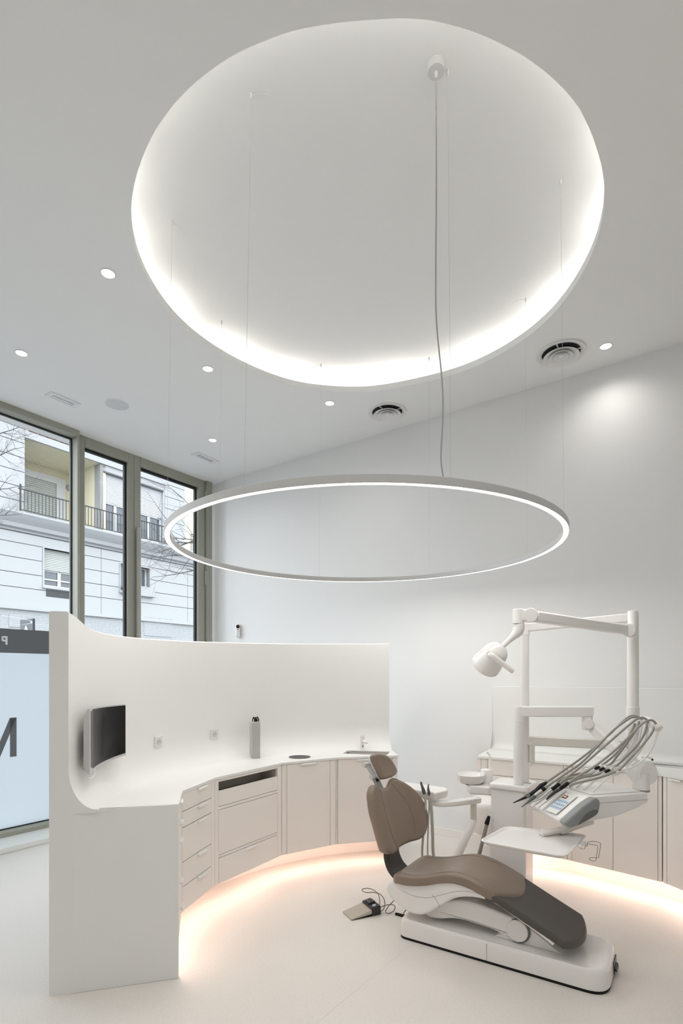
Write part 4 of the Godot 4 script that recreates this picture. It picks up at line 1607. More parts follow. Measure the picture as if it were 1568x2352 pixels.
func build_table() -> void:
	var t := thing("delivery_table", "white instrument delivery table with a grey grip and a keypad above the leg rest", "dental table", T(0.2, 0.76, 0.15))
	var near := [[0.0, 0.829], [0.0, 0.869], [0.006, 0.877], [0.37, 0.879], [0.39, 0.875], [0.44, 0.846], [0.54, 0.779], [0.543, 0.768], [0.53, 0.752], [0.482, 0.75], [0.34, 0.752], [0.19, 0.766], [0.07, 0.8]]
	var rings := []
	for lv in [[0.0, 0.012], [0.003, 0.005], [0.012, 0.0], [0.288, 0.0], [0.297, 0.005], [0.3, 0.012]]:
		var r := PackedVector3Array()
		for k in near.size():
			var q: Array = near[k]
			var c := Vector2(0.27, 0.81)
			var v := Vector2(q[0], q[1]) - c
			var w: Vector2 = c + v * (1.0 - lv[1] / maxf(v.length(), 0.05))
			r.append(T(w.x - (0.04 if w.x > 0.36 else 0.0) * lv[0] / 0.3, w.y, lv[0]))
		rings.append(r)
	var g := Geo.new()
	g.loft(rings)
	var body := part("body", g, M["unit satin"], t, 35.0)
	g = Geo.new()
	bar(g, T(0.025, 0.880, 0.15), T(0.335, 0.882, 0.15), 0.25, 0.008, 0.003)
	part("top_mat", g, M["unit white"], t)
	g = Geo.new()
	g.tube(PackedVector3Array([T(0.0, 0.842, -0.0006), T(0.38, 0.842, -0.0006)]), 0.0009, 6)
	part("seam", g, M["seam grey"], body)
	# grey grip shell on the near front end
	g = Geo.new()
	var grip := curve2([Vector2(0.549, 0.776), Vector2(0.547, 0.76), Vector2(0.524, 0.744), Vector2(0.482, 0.749), Vector2(0.42, 0.77), Vector2(0.362, 0.794), Vector2(0.345, 0.825), Vector2(0.341, 0.857), Vector2(0.355, 0.876), Vector2(0.38, 0.879), Vector2(0.439, 0.85), Vector2(0.495, 0.812)], 4, true)
	var gx := T(1, 0, 0) - T(0, 0, 0)
	var gz := (T(0, 0, -1) - T(0, 0, 0)).normalized()
	gx = (gx - gz * gx.dot(gz)).normalized()
	g.prism(grip, Transform3D(Basis(gx, Vector3.UP, gz), T(0, 0, 0.012)), 0.0, 0.05, 0.012)
	var gp := part("grip", g, M["grey plastic"], t, 50.0)
	g = Geo.new()
	g.prism(curve2([Vector2(0.478, 0.757), Vector2(0.43, 0.774), Vector2(0.372, 0.799), Vector2(0.358, 0.82), Vector2(0.4, 0.822), Vector2(0.44, 0.8)], 4, true), Transform3D(Basis(gx, Vector3.UP, gz), T(0, 0, 0.012)), 0.045, 0.0515, 0.001)
	part("finger_recess_shade", g, M["dark grey plastic"], gp)  # flat patch whose darker tone stands in for the shade of the recess
	# keypad on the sloping front
	var k0 := T(0.405, 0.8715, 0.075)
	var kx := (T(0.405, 0.8715, 0.0) - T(0.405, 0.8715, 0.1)).normalized()      # towards the viewer
	var ky := (T(0.39, 0.8755, 0.05) - T(0.54, 0.779, 0.05)).normalized()       # up the slope
	ky = (ky - kx * kx.dot(ky)).normalized()
	var kb := Basis(kx, ky, kx.cross(ky))
	if kb.z.y < 0.0:
		kb = Basis(-kx, ky, (-kx).cross(ky))
	var rt := kx
	var kc := T(0.467, 0.8285, 0.085) + Vector3(0, 0.003, 0)
	g = Geo.new()
	g.box(kc, Vector3(0.085, 0.155, 0.004), kb, 0.0015)
	var pad := part("keypad", g, M["socket white"], t)
	g = Geo.new()
	g.box(kc + rt * -0.018 + ky * 0.046 + kb.z * 0.002, Vector3(0.032, 0.022, 0.003), kb, 0.0005)
	part("display", g, M["black gloss"], pad)
	for k in 3:
		g = Geo.new()
		g.box(kc + rt * (-0.026 + 0.008 * k) + ky * 0.046 + kb.z * 0.0036, Vector3(0.0042, 0.0095, 0.0006), kb)
		part("digit", g, M["display amber"], pad)
	for r in 3:
		for c in 5:
			if r == 0 and c == 4 and false:
				continue
			var kp := kc + rt * (-0.031 + 0.0155 * c) + ky * (0.012 - 0.025 * r) + kb.z * 0.0022
			g = Geo.new()
			g.box(kp, Vector3(0.0125, 0.019, 0.002), kb, 0.0006)
			var key := part("key", g, M["key blue"], pad)
			g = Geo.new()
			g.box(kp + kb.z * 0.0011, Vector3(0.0065, 0.0018, 0.0005), kb)
			g.box(kp + kb.z * 0.0011 + rt * (0.002 if (c + r) % 2 == 0 else -0.002), Vector3(0.0018, 0.008, 0.0005), kb)
			part("symbol", g, M["key mark"], key)
	# holder ridges on the far part of the front
	for k in 4:
		var q := 0.15 + 0.038 * k
		g = Geo.new()
		bar(g, T(0.39, 0.884, q) + Vector3(0, -0.002, 0), T(0.545, 0.786, q), 0.02, 0.016, 0.005)
		part("holder_ridge", g, M["unit white"], t)
	# joint at the rear, up to the sloping arm
	var j := at(1472, 1795, 2.905)
	g = Geo.new()
	g.v.append_array(cyl(Vector3(j.x, 0.876, j.z), Vector3(j.x, 0.972, j.z), 0.041, 0.006, 36).v)
	part("swivel", g, M["unit satin"], t)
	g = Geo.new()
	g.v.append_array(cyl(Vector3(j.x, 0.872, j.z), Vector3(j.x, 0.884, j.z), 0.0415, 0.001, 36).v)
	part("swivel_ring", g, M["seam grey"], t)
	g = Geo.new()
	var el := at(1462, 1771, 2.97)
	g.lathe(axis(el, Vector3(0.1, 0.0, 1)), [[0.0, 0.0], [0.05, 0.0], [0.062, 0.012], [0.062, 0.086], [0.05, 0.098], [0.0, 0.098]], 40)
	part("elbow", g, M["unit satin"], t)
	# arm below, carrying the tray
	g = Geo.new()
	bar(g, at(1360, 1884, 2.86), at(1282, 1909, 2.86), 0.05, 0.03, 0.006)
	bar(g, at(1286, 1907, 2.86), at(1240, 1916, 2.84), 0.045, 0.02, 0.005)
	part("tray_arm", g, M["unit beige"], t)
	build_tray()
	build_hoses(t)
	build_handpieces()


func build_tray() -> void:
	var y := 0.66
	var c := [hor(1098, 1931, y), hor(1160, 1897, y), hor(1349, 1917, y), hor(1298, 1968, y)]
	var mid := Vector3.ZERO
	for p in c:
		mid += p / 4.0
	var t := thing("instrument_tray", "white rectangular instrument tray with raised rim hovering above the leg rest", "tray", mid)
	var q := []
	for p in c:
		q.append(Vector2(p.x, p.z))
	var plan := rounded(q, 0.05)
	var sh := func(p: Vector2, h: float) -> Vector3:
		return Vector3(p.x, y + h, p.y)
	var g := Geo.new()
	g.pad(plan, [[0.05, -0.02], [0.02, -0.018], [0.006, -0.008], [0.0, -0.003], [0.0, 0.0], [0.003, 0.0015], [0.009, 0.001], [0.016, -0.007], [0.024, -0.009], [0.05, -0.009]], sh, 3)
	part("dish", g, M["unit white"], t, 50.0)
	# small stop at the back and clip with a wire cup ring at the right
	g = Geo.new()
	bar(g, at(1243, 1907, 2.92), at(1268, 1909, 2.9), 0.035, 0.022, 0.006)
	part("stop", g, M["unit satin"], t)
	g = Geo.new()
	bar(g, at(1330, 1944, 2.66), at(1341, 1934, 2.74), 0.02, 0.014, 0.004)
	part("clip", g, M["unit white"], t)
	var d := 2.7
	var ring := [[1331, 1947], [1334, 1950], [1342, 1950], [1344, 1940], [1349, 1938], [1371, 1942], [1372.5, 1946], [1368, 1976], [1362, 1978], [1352.5, 1974], [1353, 1971], [1362, 1970], [1374.5, 1971], [1379, 1940], [1379, 1937], [1371, 1933.5], [1360, 1932], [1350, 1934], [1348.5, 1938], [1348, 1944], [1344, 1944]]
	var dz := [0, 0, 0, 0, 0, 0, 0, 0, 0.0, 0.0, -0.0, -0.02, -0.03, -0.03, -0.03, -0.02, -0.01, 0, 0, 0, 0]
	var pts := []
	for i in ring.size():
		pts.append(at(ring[i][0], ring[i][1], d - dz[i]))
	g = Geo.new()
	g.tube(PackedVector3Array(pts), 0.0013, 8)
	part("cup_ring", g, M["dark steel"], t)


func build_hoses(table_: Node3D) -> void:
	# arched carrier at the top and four hoses looping over it
	var t := thing("hose_carrier", "white arched hose carrier on slim rods above the delivery table", "hose carrier", at(1478, 1668, 2.95))
	var g := Geo.new()
	var arch := curve([at(1446, 1668, 3.06), at(1453, 1659, 3.04), at(1463, 1653, 3.02), at(1478, 1652, 2.98), at(1492, 1657, 2.94), at(1503, 1663, 2.9), at(1511, 1670, 2.87)], 5)
	var rings := []
	for p in arch:
		var r := PackedVector3Array()
		for k in [[-0.014, -0.024], [0.014, -0.024], [0.018, 0.0], [0.01, 0.016], [-0.01, 0.016], [-0.018, 0.0]]:
			r.append(p + Vector3(k[0] * 0.6, k[1], k[0]))
		rings.append(r)
	g.loft(rings)
	part("carrier", g, M["unit satin"], t, 35.0)
	g = Geo.new()
	g.v.append_array(cyl(at(1504, 1664, 2.9), at(1514, 1676, 2.86), 0.022, 0.005, 6).v)
	part("end_cap", g, M["unit beige"], t, 20.0)
	var clips := [at(1380, 1761, 2.97), at(1391, 1764, 2.93), at(1403.5, 1768, 2.89), at(1417, 1774, 2.85)]
	var heads := [at(1463, 1668, 3.02), at(1474, 1668, 2.98), at(1489, 1670, 2.93), at(1511, 1676, 2.87)]
	for k in 4:
		g = Geo.new()
		var a: Vector3 = clips[k]
		var b: Vector3 = heads[k]
		var bow := Vector3(0.035, -0.035, 0.0)
		g.tube(curve([a.lerp(T(0.3, 0.885, 0.24 - 0.06 * k), 1.0), a + Vector3(-0.03, -0.012, 0), a, a.lerp(b, 0.35) + bow, a.lerp(b, 0.7) + bow * 0.9, b], 6), 0.0055, 10)
		part("rod", g, M["unit white"], t)
		g = Geo.new()
		g.box(a, Vector3(0.016, 0.02, 0.03), Basis(Vector3(0, 0, 1), 0.6), 0.003)
		g.box(a + Vector3(-0.012, -0.012, 0), Vector3(0.03, 0.009, 0.016), Basis(Vector3(0, 0, 1), 0.25), 0.002)
		part("hose_clip", g, M["unit beige"], t)
		if k < 3:
			g = Geo.new()
			g.box(a + Vector3(-0.028, -0.004, 0.012), Vector3(0.03, 0.014, 0.012), Basis(Vector3(0, 0, 1), 0.45), 0.002)
			part("spring", g, M["black gloss"], t)
	var upper := [[[1254, 1797.5], [1297, 1767.5], [1340, 1737], [1392, 1693], [1430, 1656.7], [1444.7, 1646], [1455, 1644.4], [1466, 1648], [1470, 1656]], [[1255.5, 1806.5], [1297, 1778], [1340, 1747], [1404, 1681], [1442, 1652], [1456, 1647], [1468, 1648], [1477, 1655]], [[1283, 1801], [1310, 1779], [1340, 1755.6], [1410, 1694.5], [1450.5, 1659.6], [1466.5, 1650], [1476.7, 1648.7], [1485.4, 1654], [1488, 1660]], [[1304, 1798.5], [1330, 1781], [1359, 1764], [1398, 1735], [1442, 1694.5], [1468, 1668], [1482.5, 1657.4], [1494, 1653.8], [1503, 1658], [1506, 1664]]]
	var lower := [[[1457, 1662], [1449, 1681], [1433, 1707.6], [1410, 1735], [1382, 1757], [1354.5, 1771.6], [1330, 1777], [1305, 1783], [1285, 1793], [1277, 1803]], [[1467, 1657], [1462, 1673], [1444.7, 1699], [1421, 1731], [1398, 1758.5], [1365, 1776], [1340, 1782], [1312, 1787], [1293, 1795], [1284, 1806]], [[1486, 1661], [1479.6, 1684], [1463.6, 1710.5], [1434.5, 1741], [1405.4, 1766.5], [1369, 1779.6], [1340, 1785], [1318, 1792], [1303, 1802], [1296, 1810]], [[1504, 1666], [1494, 1687], [1471, 1716], [1442, 1747], [1418.5, 1769.4], [1376, 1786], [1340, 1795], [1318, 1801], [1307, 1808]]]
	var names := ["outermost grey hose on the far left, feeding the black scaler", "second grey hose from the left, feeding the silver handpiece", "third grey hose from the left, feeding the slim chrome syringe", "nearest grey hose on the right, feeding the plain black handpiece"]
	for k in 4:
		var du: float = [2.98, 2.94, 2.9, 2.85][k]
		var dt: float = [3.03, 2.99, 2.93, 2.88][k]
		var h := thing("handpiece_hose", names[k] + " over the white carrier", "hose", at(upper[k][3][0], upper[k][3][1], du), "hoses looping over the carrier")
		var pts := []
		for i in upper[k].size():
			pts.append(at(upper[k][i][0], upper[k][i][1], lerpf(du, dt, float(i) / (upper[k].size() - 1))))
		g = Geo.new()
		g.tube(curve(pts, 6), 0.006, 12)
		part("rising_tube", g, M["hose grey"], h)
		pts = []
		for i in lower[k].size():
			pts.append(at(lower[k][i][0], lower[k][i][1], lerpf(dt, du, minf(1.0, i / 4.0))))
		g = Geo.new()
		g.tube(curve(pts, 6), 0.006, 12)
		part("return_tube", g, M["hose grey"], h)


func build_handpieces() -> void:
	var ds := [2.98, 2.94, 2.9, 2.85]
	# black scaler with a pale disc
	var d: float = ds[0]
	var t := thing("handpiece", "black tapered handpiece with a grey disc, topmost of the four", "dental tool", at(1215, 1825, d), "handpieces on the delivery table")
	var g := Geo.new()
	g.tube(PackedVector3Array([at(1255, 1796.5, d), at(1252, 1799, d), at(1243, 1804, d), at(1230, 1817, d), at(1214, 1827.5, d), at(1206, 1831.5, d), at(1190, 1839, d), at(1178, 1844.3, d)]), [0.007, 0.0095, 0.0125, 0.0125, 0.012, 0.0085, 0.005, 0.0024], 16)
	part("body", g, M["black gloss"], t, 60.0)
	g = Geo.new()
	g.lathe(axis(at(1212.5, 1828, d - 0.006), at(1211, 1826, d - 0.02) - at(1212.5, 1828, d - 0.006)), [[0.0, 0.0], [0.0125, 0.0], [0.0125, 0.007], [0.011, 0.009], [0.0, 0.009]], 24)
	part("dial", g, M["dark grey plastic"], t)
	d = ds[1]
	t = thing("handpiece", "silver turbine handpiece with a dark collar and brown tip, second from the top", "dental tool", at(1230, 1828, d), "handpieces on the delivery table")
	g = Geo.new()
	g.tube(PackedVector3Array([at(1256, 1806, d), at(1250, 1811, d)]), 0.0095, 14)
	part("tail", g, M["hose grey"], t)
	g = Geo.new()
	g.tube(PackedVector3Array([at(1251, 1810, d), at(1244, 1815.5, d)]), 0.0115, 14)
	part("collar", g, M["black rubber"], t)
	g = Geo.new()
	g.tube(PackedVector3Array([at(1244, 1815.5, d), at(1241, 1818, d), at(1228, 1828, d)]), [0.0105, 0.0115, 0.0105], 16)
	part("body", g, M["steel"], t)
	g = Geo.new()
	g.tube(PackedVector3Array([at(1229, 1827.5, d), at(1222, 1833, d), at(1210, 1844, d), at(1197, 1854, d)]), [0.0108, 0.011, 0.005, 0.0022], 14)
	part("tip", g, M["dark steel"], t)
	d = ds[2]
	t = thing("handpiece", "thin chrome air syringe with a black grip, third from the top", "dental tool", at(1255, 1822, d), "handpieces on the delivery table")
	g = Geo.new()
	g.tube(PackedVector3Array([at(1284.5, 1800, d), at(1281, 1803, d), at(1267, 1813.5, d)]), [0.008, 0.0105, 0.0095], 14)
	part("grip", g, M["black rubber"], t)
	g = Geo.new()
	g.tube(curve([at(1268, 1813, d), at(1261, 1818, d), at(1251, 1827, d), at(1241, 1834, d), at(1230, 1838.5, d), at(1226, 1841, d)], 4), 0.0052, 12)
	part("nozzle", g, M["steel"], t)
	d = ds[3]
	t = thing("handpiece", "plain matt black handpiece, lowest of the four and nearest the keypad", "dental tool", at(1280, 1815, d), "handpieces on the delivery table")
	g = Geo.new()
	g.tube(PackedVector3Array([at(1305, 1797.5, d), at(1301, 1800.5, d), at(1286, 1812, d)]), [0.0085, 0.011, 0.01], 14)
	part("grip", g, M["black rubber"], t)
	g = Geo.new()
	g.tube(PackedVector3Array([at(1285.5, 1812, d), at(1275, 1818, d), at(1262, 1829, d), at(1254.5, 1836.5, d)]), [0.009, 0.009, 0.0065, 0.004], 14)
	part("body", g, M["charcoal plastic"], t)


func wall_frame(px: float, py: float, r := 1.9) -> Transform3D:
	# a place on the hollow side of the curved partition; z points off the wall
	var k := (px - CX) / F
	var a := k * k + 1.0
	var b := -2.0 * (k * CC.x + CC.y)
	var c := CC.length_squared() - r * r
	var d := (-b + sqrt(b * b - 4.0 * a * c)) / (2.0 * a)
	var o := at(px, py, d)
	var z := (P(CC.x, 0, CC.y) - Vector3(o.x, 0, o.z)).normalized()
	return Transform3D(Basis(Vector3.UP.cross(z), Vector3.UP, z), o)


func build_small_things() -> void:
	# wall monitor
	var a := P(-1.231, 1.18, 2.64)
	var b := P(-1.222, 1.18, 3.06)
	var t := thing("monitor", "black glossy wall monitor in a silver shell on the curved partition", "monitor", P(-1.25, 1.03, 2.85))
	var rings := []
	for k in 9:
		var f := k / 8.0
		var p := a.lerp(b, f)
		var bow := 0.03 * (1.0 - pow(2.0 * f - 1.0, 2.0))
		var top := 1.331
		var bot := lerpf(1.012, 1.042, f)
		p.x -= bow
		rings.append(PackedVector3Array([Vector3(p.x, bot, p.z), Vector3(p.x, top, p.z), Vector3(p.x - 0.012, top - 0.003, p.z), Vector3(p.x - 0.03, top - 0.06, p.z), Vector3(p.x - 0.03, bot + 0.04, p.z), Vector3(p.x - 0.012, bot + 0.003, p.z)]))
	var g := Geo.new()
	g.loft(rings)
	part("shell", g, M["monitor shell"], t, 30.0)
	var edge := Geo.new()
	rings = []
	for k in 9:
		var f := k / 8.0
		var q := a.lerp(b, 0.14 + 0.845 * f)
		var ff := 0.14 + 0.845 * f
		q.x -= 0.03 * (1.0 - pow(2.0 * ff - 1.0, 2.0)) - 0.0025
		var bot := lerpf(1.012, 1.042, ff) + 0.014
		rings.append(PackedVector3Array([Vector3(q.x, bot, q.z), Vector3(q.x, 1.325, q.z), Vector3(q.x - 0.004, 1.325, q.z), Vector3(q.x - 0.004, bot, q.z)]))
	edge.loft(rings)
	part("screen", edge, M["screen black"], t, 30.0)
	g = Geo.new()
	var s0 := a.lerp(b, 0.085)
	s0.x -= 0.008
	g.box(Vector3(s0.x, 1.18, s0.z), Vector3(0.006, 0.28, 0.03), Basis(), 0.002)
	part("side_strip", g, M["dark grey plastic"], t)
	g = Geo.new()
	g.box(P(-1.268, 1.06, 2.70), Vector3(0.03, 0.07, 0.05), Basis(), 0.004)
	part("wall_bracket", g, M["monitor shell"], t)
	g = Geo.new()
	g.tube(curve([P(-1.255, 1.02, 2.68), P(-1.25, 0.995, 2.66), P(-1.24, 0.985, 2.68), P(-1.245, 1.0, 2.72), P(-1.26, 1.03, 2.73)], 5), 0.004, 8)
	part("cable", g, M["vinyl white"], t)
	# sockets
	for k in 2:
		var f := wall_frame([362.5, 491.0][k], [1703.5, 1686.0][k])
		t = thing("wall_socket", ["white square wall socket nearer the monitor on the curved partition", "white square wall socket nearer the tall dispenser box on the curved partition"][k], "socket", f.origin)
		g = Geo.new()
		g.box(f.origin + f.basis.z * 0.004, Vector3(0.072, 0.072, 0.009), f.basis, 0.002)
		part("plate", g, M["socket white"], t)
		g = Geo.new()
		g.lathe(axis(f.origin + f.basis.z * 0.0086, f.basis.z), [[0.0, -0.002], [0.018, -0.002], [0.0195, 0.001], [0.0215, 0.001], [0.0215, -0.002]], 28)
		g.lathe(axis(f.origin + f.basis.z * 0.0086, f.basis.z), [[0.0, 0.0005], [0.018, 0.0005], [0.018, -0.002]], 28)
		var well := part("well", g, M["socket well"], t)
		for s in [-1, 1]:
			g = Geo.new()
			g.lathe(axis(f.origin + f.basis.z * 0.0092 + f.basis.x * 0.0085 * s, f.basis.z), [[0.0, 0.0], [0.0028, 0.0], [0.0028, 0.0006], [0.0, 0.0006]], 10)
			part("contact", g, M["dark grey plastic"], well)
	# tall dispenser box with cables in it
	var o := hor(588, 1742, 0.86)
	var bs := Basis(Vector3.UP, 0.42)
	t = thing("dispenser_box", "tall narrow ribbed grey-white box with dark loops at its top on the curved counter", "dispenser", o)
	g = Geo.new()
	g.box(o + Vector3(0, 0.138, 0) + bs * Vector3(0, 0, -0.035), Vector3(0.066, 0.276, 0.07), bs, 0.002)
	part("body", g, M["aluminium"], t)
	for k in 8:
		g = Geo.new()
		g.box(o + Vector3(0, 0.138, 0) + bs * Vector3(-0.0285 + 0.0081 * k, 0, 0.001), Vector3(0.0058, 0.27, 0.003), bs, 0.001)
		part("rib", g, M["aluminium"], t)
	var rng := RandomNumberGenerator.new()
	rng.seed = 5
	for k in 7:
		g = Geo.new()
		var c := o + Vector3(0, 0.278, 0) + bs * Vector3(rng.randf_range(-0.018, 0.02), 0, rng.randf_range(-0.05, -0.015))
		var u := Vector3(rng.randf_range(-1, 1), 0, rng.randf_range(-1, 1)).normalized()
		g.tube(curve([c - u * 0.014, c - u * 0.012 + Vector3(0, 0.018, 0), c + Vector3(0, 0.027 + rng.randf() * 0.008, 0), c + u * 0.012 + Vector3(0, 0.018, 0), c + u * 0.014], 5), 0.0035, 8)
		part("loop", g, [M["black rubber"], M["dark steel"], M["black gloss"]][k % 3], t)
	# tap at the left sink
	o = hor(832, 1721.5, 0.86)
	t = thing("tap", "white pillar tap behind the sink of the curved counter", "tap", o)
	g = Geo.new()
	g.lathe(Transform3D(Basis(), o), [[0.0, 0.0], [0.027, 0.0], [0.027, 0.005], [0.0185, 0.008], [0.0175, 0.095], [0.021, 0.1], [0.021, 0.12], [0.018, 0.124], [0.0, 0.124]], 28)
	part("column", g, M["unit white"], t)
	g = Geo.new()
	bar(g, o + Vector3(0.005, 0.075, 0.01), o + Vector3(0.035, 0.066, 0.075), 0.026, 0.018, 0.006)
	part("spout", g, M["unit white"], t)
	g = Geo.new()
	g.lathe(axis(o + Vector3(0.002, 0.03, 0.017), Vector3(0, 0, 1)), [[0.0, 0.0], [0.0055, 0.0], [0.0055, 0.003], [0.0, 0.003]], 14)
	part("sensor", g, M["black gloss"], t)
	# sensor camera on the right wall
	var wf := room(0.0, 0.0, 0.0)
	o = at(546, 1449, 6.56)
	t = thing("wall_camera", "small white capsule camera with a black lens on the far wall beside the window", "camera", o)
	g = Geo.new()
	var cap := []
	for i in 9:
		var an := PI / 2 * i / 8.0
		cap.append([0.031 * sin(an), -0.085 - 0.0 + 0.031 * (1.0 - cos(an)) - 0.0])
	for i in 9:
		var an := PI / 2 * i / 8.0
		cap.append([0.031 * cos(an), 0.054 + 0.031 * sin(an)])
	g.lathe(Transform3D(Basis(), o), cap, 28)
	part("body", g, M["unit white"], t)
	g = Geo.new()
	var look := Vector3(0.19, -0.02, 1).normalized()
	g.lathe(axis(o + Vector3(0, 0.05, 0) + look * 0.022, look), [[0.0, 0.0], [0.022, 0.0], [0.022, 0.01], [0.018, 0.012], [0.0, 0.011]], 24)
	part("lens", g, M["black gloss"], t)
	g = Geo.new()
	g.lathe(axis(o + Vector3(0, 0.016, 0) + look * 0.028, look), [[0.0, 0.0], [0.005, 0.0], [0.005, 0.005], [0.0, 0.005]], 12)
	part("diode", g, M["black gloss"], t)
	# foot control
	var f0 := P(0.0602, 0, 3.286)      # near corner of the plate
	var fl := P(0.1845, 0, 0.085)      # along, towards the body
	var fw := P(-0.0547, 0, 0.114)     # across
	var FX := fl.normalized()
	var FZ := -(fw - FX * fw.dot(FX)).normalized()
	var ff := Transform3D(Basis(FX, Vector3.UP, FZ), f0)
	t = thing("foot_control", "wedge shaped foot control with a brushed metal plate and black button block on the floor", "foot pedal", f0 + fl * 0.5 + fw * 0.5)
	g = Geo.new()
	g.prism(poly([[0.0, 0.003], [0.0, 0.008], [0.15, 0.042], [0.15, 0.02], [0.13, 0.014]]), ff, -0.126, 0.0, 0.001)
	part("pedal_plate", g, M["brushed plate"], t)
	g = Geo.new()
	g.prism(poly([[0.004, 0.0], [0.004, 0.004], [0.15, 0.016], [0.2, 0.016], [0.2, 0.0]]), ff, -0.124, -0.002, 0.001)
	part("sole", g, M["black rubber"], t)
	g = Geo.new()
	g.prism(poly([[0.142, 0.004], [0.138, 0.047], [0.143, 0.052], [0.196, 0.06], [0.203, 0.055], [0.206, 0.004]]), ff, -0.128, 0.002, 0.004)
	var blk := part("button_block", g, M["charcoal plastic"], t)
	g = Geo.new()
	g.box(ff * Vector3(0.168, 0.061, -0.076), Vector3(0.048, 0.014, 0.058), Basis(FZ, -0.0) * Basis(FX, Vector3.UP, FZ) * Basis(Vector3(0, 0, 1), 0.15), 0.004)
	var rk := part("rocker", g, M["charcoal plastic"], blk)
	for q in [[0.155, -0.088, 0], [0.155, -0.064, 0], [0.182, -0.088, 0], [0.182, -0.064, 0]]:
		g = Geo.new()
		g.box(ff * Vector3(q[0], 0.0685 + (q[0] - 0.168) * 0.15, q[1]), Vector3(0.008, 0.001, 0.004), Basis(FX, Vector3.UP, FZ) * Basis(Vector3(0, 0, 1), 0.15))
		blk.get_parent()
		part("arrow_mark", g, M["key blue"], t)
	for q in [[0.168, -0.022, 0.0125], [0.155, -0.12, 0.009]]:
		g = Geo.new()
		g.lathe(Transform3D(Basis(FX, Vector3.UP, FZ) * Basis(Vector3(0, 0, 1), 0.15), ff * Vector3(q[0], 0.0555 + (q[0] - 0.168) * 0.15, q[1])), [[0.0, 0.0], [q[2], 0.0], [q[2] * 0.9, 0.003], [0.0, 0.004]], 20)
		part("button", g, M["pale disc"], blk)
	g = Geo.new()
	g.v.append_array(cyl(ff * Vector3(0.204, 0.016, -0.03), ff * Vector3(0.218, 0.014, -0.03), 0.0065).v)
	part("plug", g, M["black rubber"], t)
	# its cables
	t = thing("cable", "thin dark cable looping up and over from the foot control", "cable", at(870, 2080, 3.4))
	g = Geo.new()
	g.tube(curve([at(874, 2093, 3.37), at(880, 2089, 3.4), at(883.6, 2077, 3.42), at(881, 2064, 3.46), at(872, 2053.5, 3.5), at(858, 2049.8, 3.54), at(840, 2049.8, 3.58), at(832.5, 2046, 3.6), at(832, 2042.5, 3.62), at(843, 2040.2, 3.62), at(857, 2044, 3.58), at(867.5, 2053, 3.52), at(871.5, 2065, 3.46), at(871.5, 2075, 3.42), at(871, 2080, 3.4)], 5), 0.0028, 8)
	part("cord", g, M["dark grey plastic"], t)
	t = thing("cable", "thin dark cable curling in a small loop on the floor between foot control and chair", "cable", at(894, 2090, 3.38))
	g = Geo.new()
	g.tube(curve([at(873, 2083.5, 3.38), at(885, 2079.5, 3.4), at(896, 2077.5, 3.41), at(904, 2079, 3.41), at(907, 2084, 3.4), at(903.5, 2092.5, 3.39), at(894, 2097.6, 3.37), at(886.5, 2096.5, 3.36), at(886, 2091, 3.38), at(894, 2079, 3.4), at(905.5, 2067.5, 3.44)], 5), 0.0028, 8)
	part("cord", g, M["dark grey plastic"], t)
	t = thing("plug", "small black cylindrical plug lying by the left end of the chair base", "plug", hor(918, 2103, 0.0))
	part("body", cyl(at(908, 2099, 3.37), at(930, 2104.5, 3.33), 0.0095), M["black rubber"], t)
	g = Geo.new()
	g.tube(curve([at(926, 2101, 3.34), at(927.5, 2096, 3.33), at(931, 2091.5, 3.3), at(935, 2089, 3.26)], 5), 0.0035, 8)
	part("cord", g, M["dark grey plastic"], t)


func downlight(o: Vector3, label: String, group: String, energy: float) -> void:
	var t := thing("downlight", label, "ceiling light", o, group)
	var g := Geo.new()
	g.lathe(Transform3D(Basis(), o), [[0.046, 0.0], [0.046, -0.003], [0.043, -0.0045], [0.039, -0.004], [0.037, -0.001], [0.037, 0.0]], 36)
	part("trim_ring", g, M["vent white"], t)
	g = Geo.new()
	g.lathe(Transform3D(Basis(), o), [[0.0, -0.0035], [0.02, -0.0035], [0.037, -0.0015], [0.037, -0.0005], [0.0, -0.0005]], 30)
	part("lens", g, M["lamp glow"], t)
	var l := SpotLight3D.new()
	l.name = "light"
	l.light_energy = energy
	l.light_color = Color(1.0, 0.985, 0.965)
	l.light_size = 0.03
	l.spot_angle = 74.0
	l.spot_angle_attenuation = 1.0
	l.spot_range = 20.0
	l.spot_attenuation = 2.0
	l.shadow_enabled = true
	t.add_child(l, true)
	l.global_transform = Transform3D(Basis(Vector3.RIGHT, -PI / 2), o + Vector3(0, -0.012, 0))


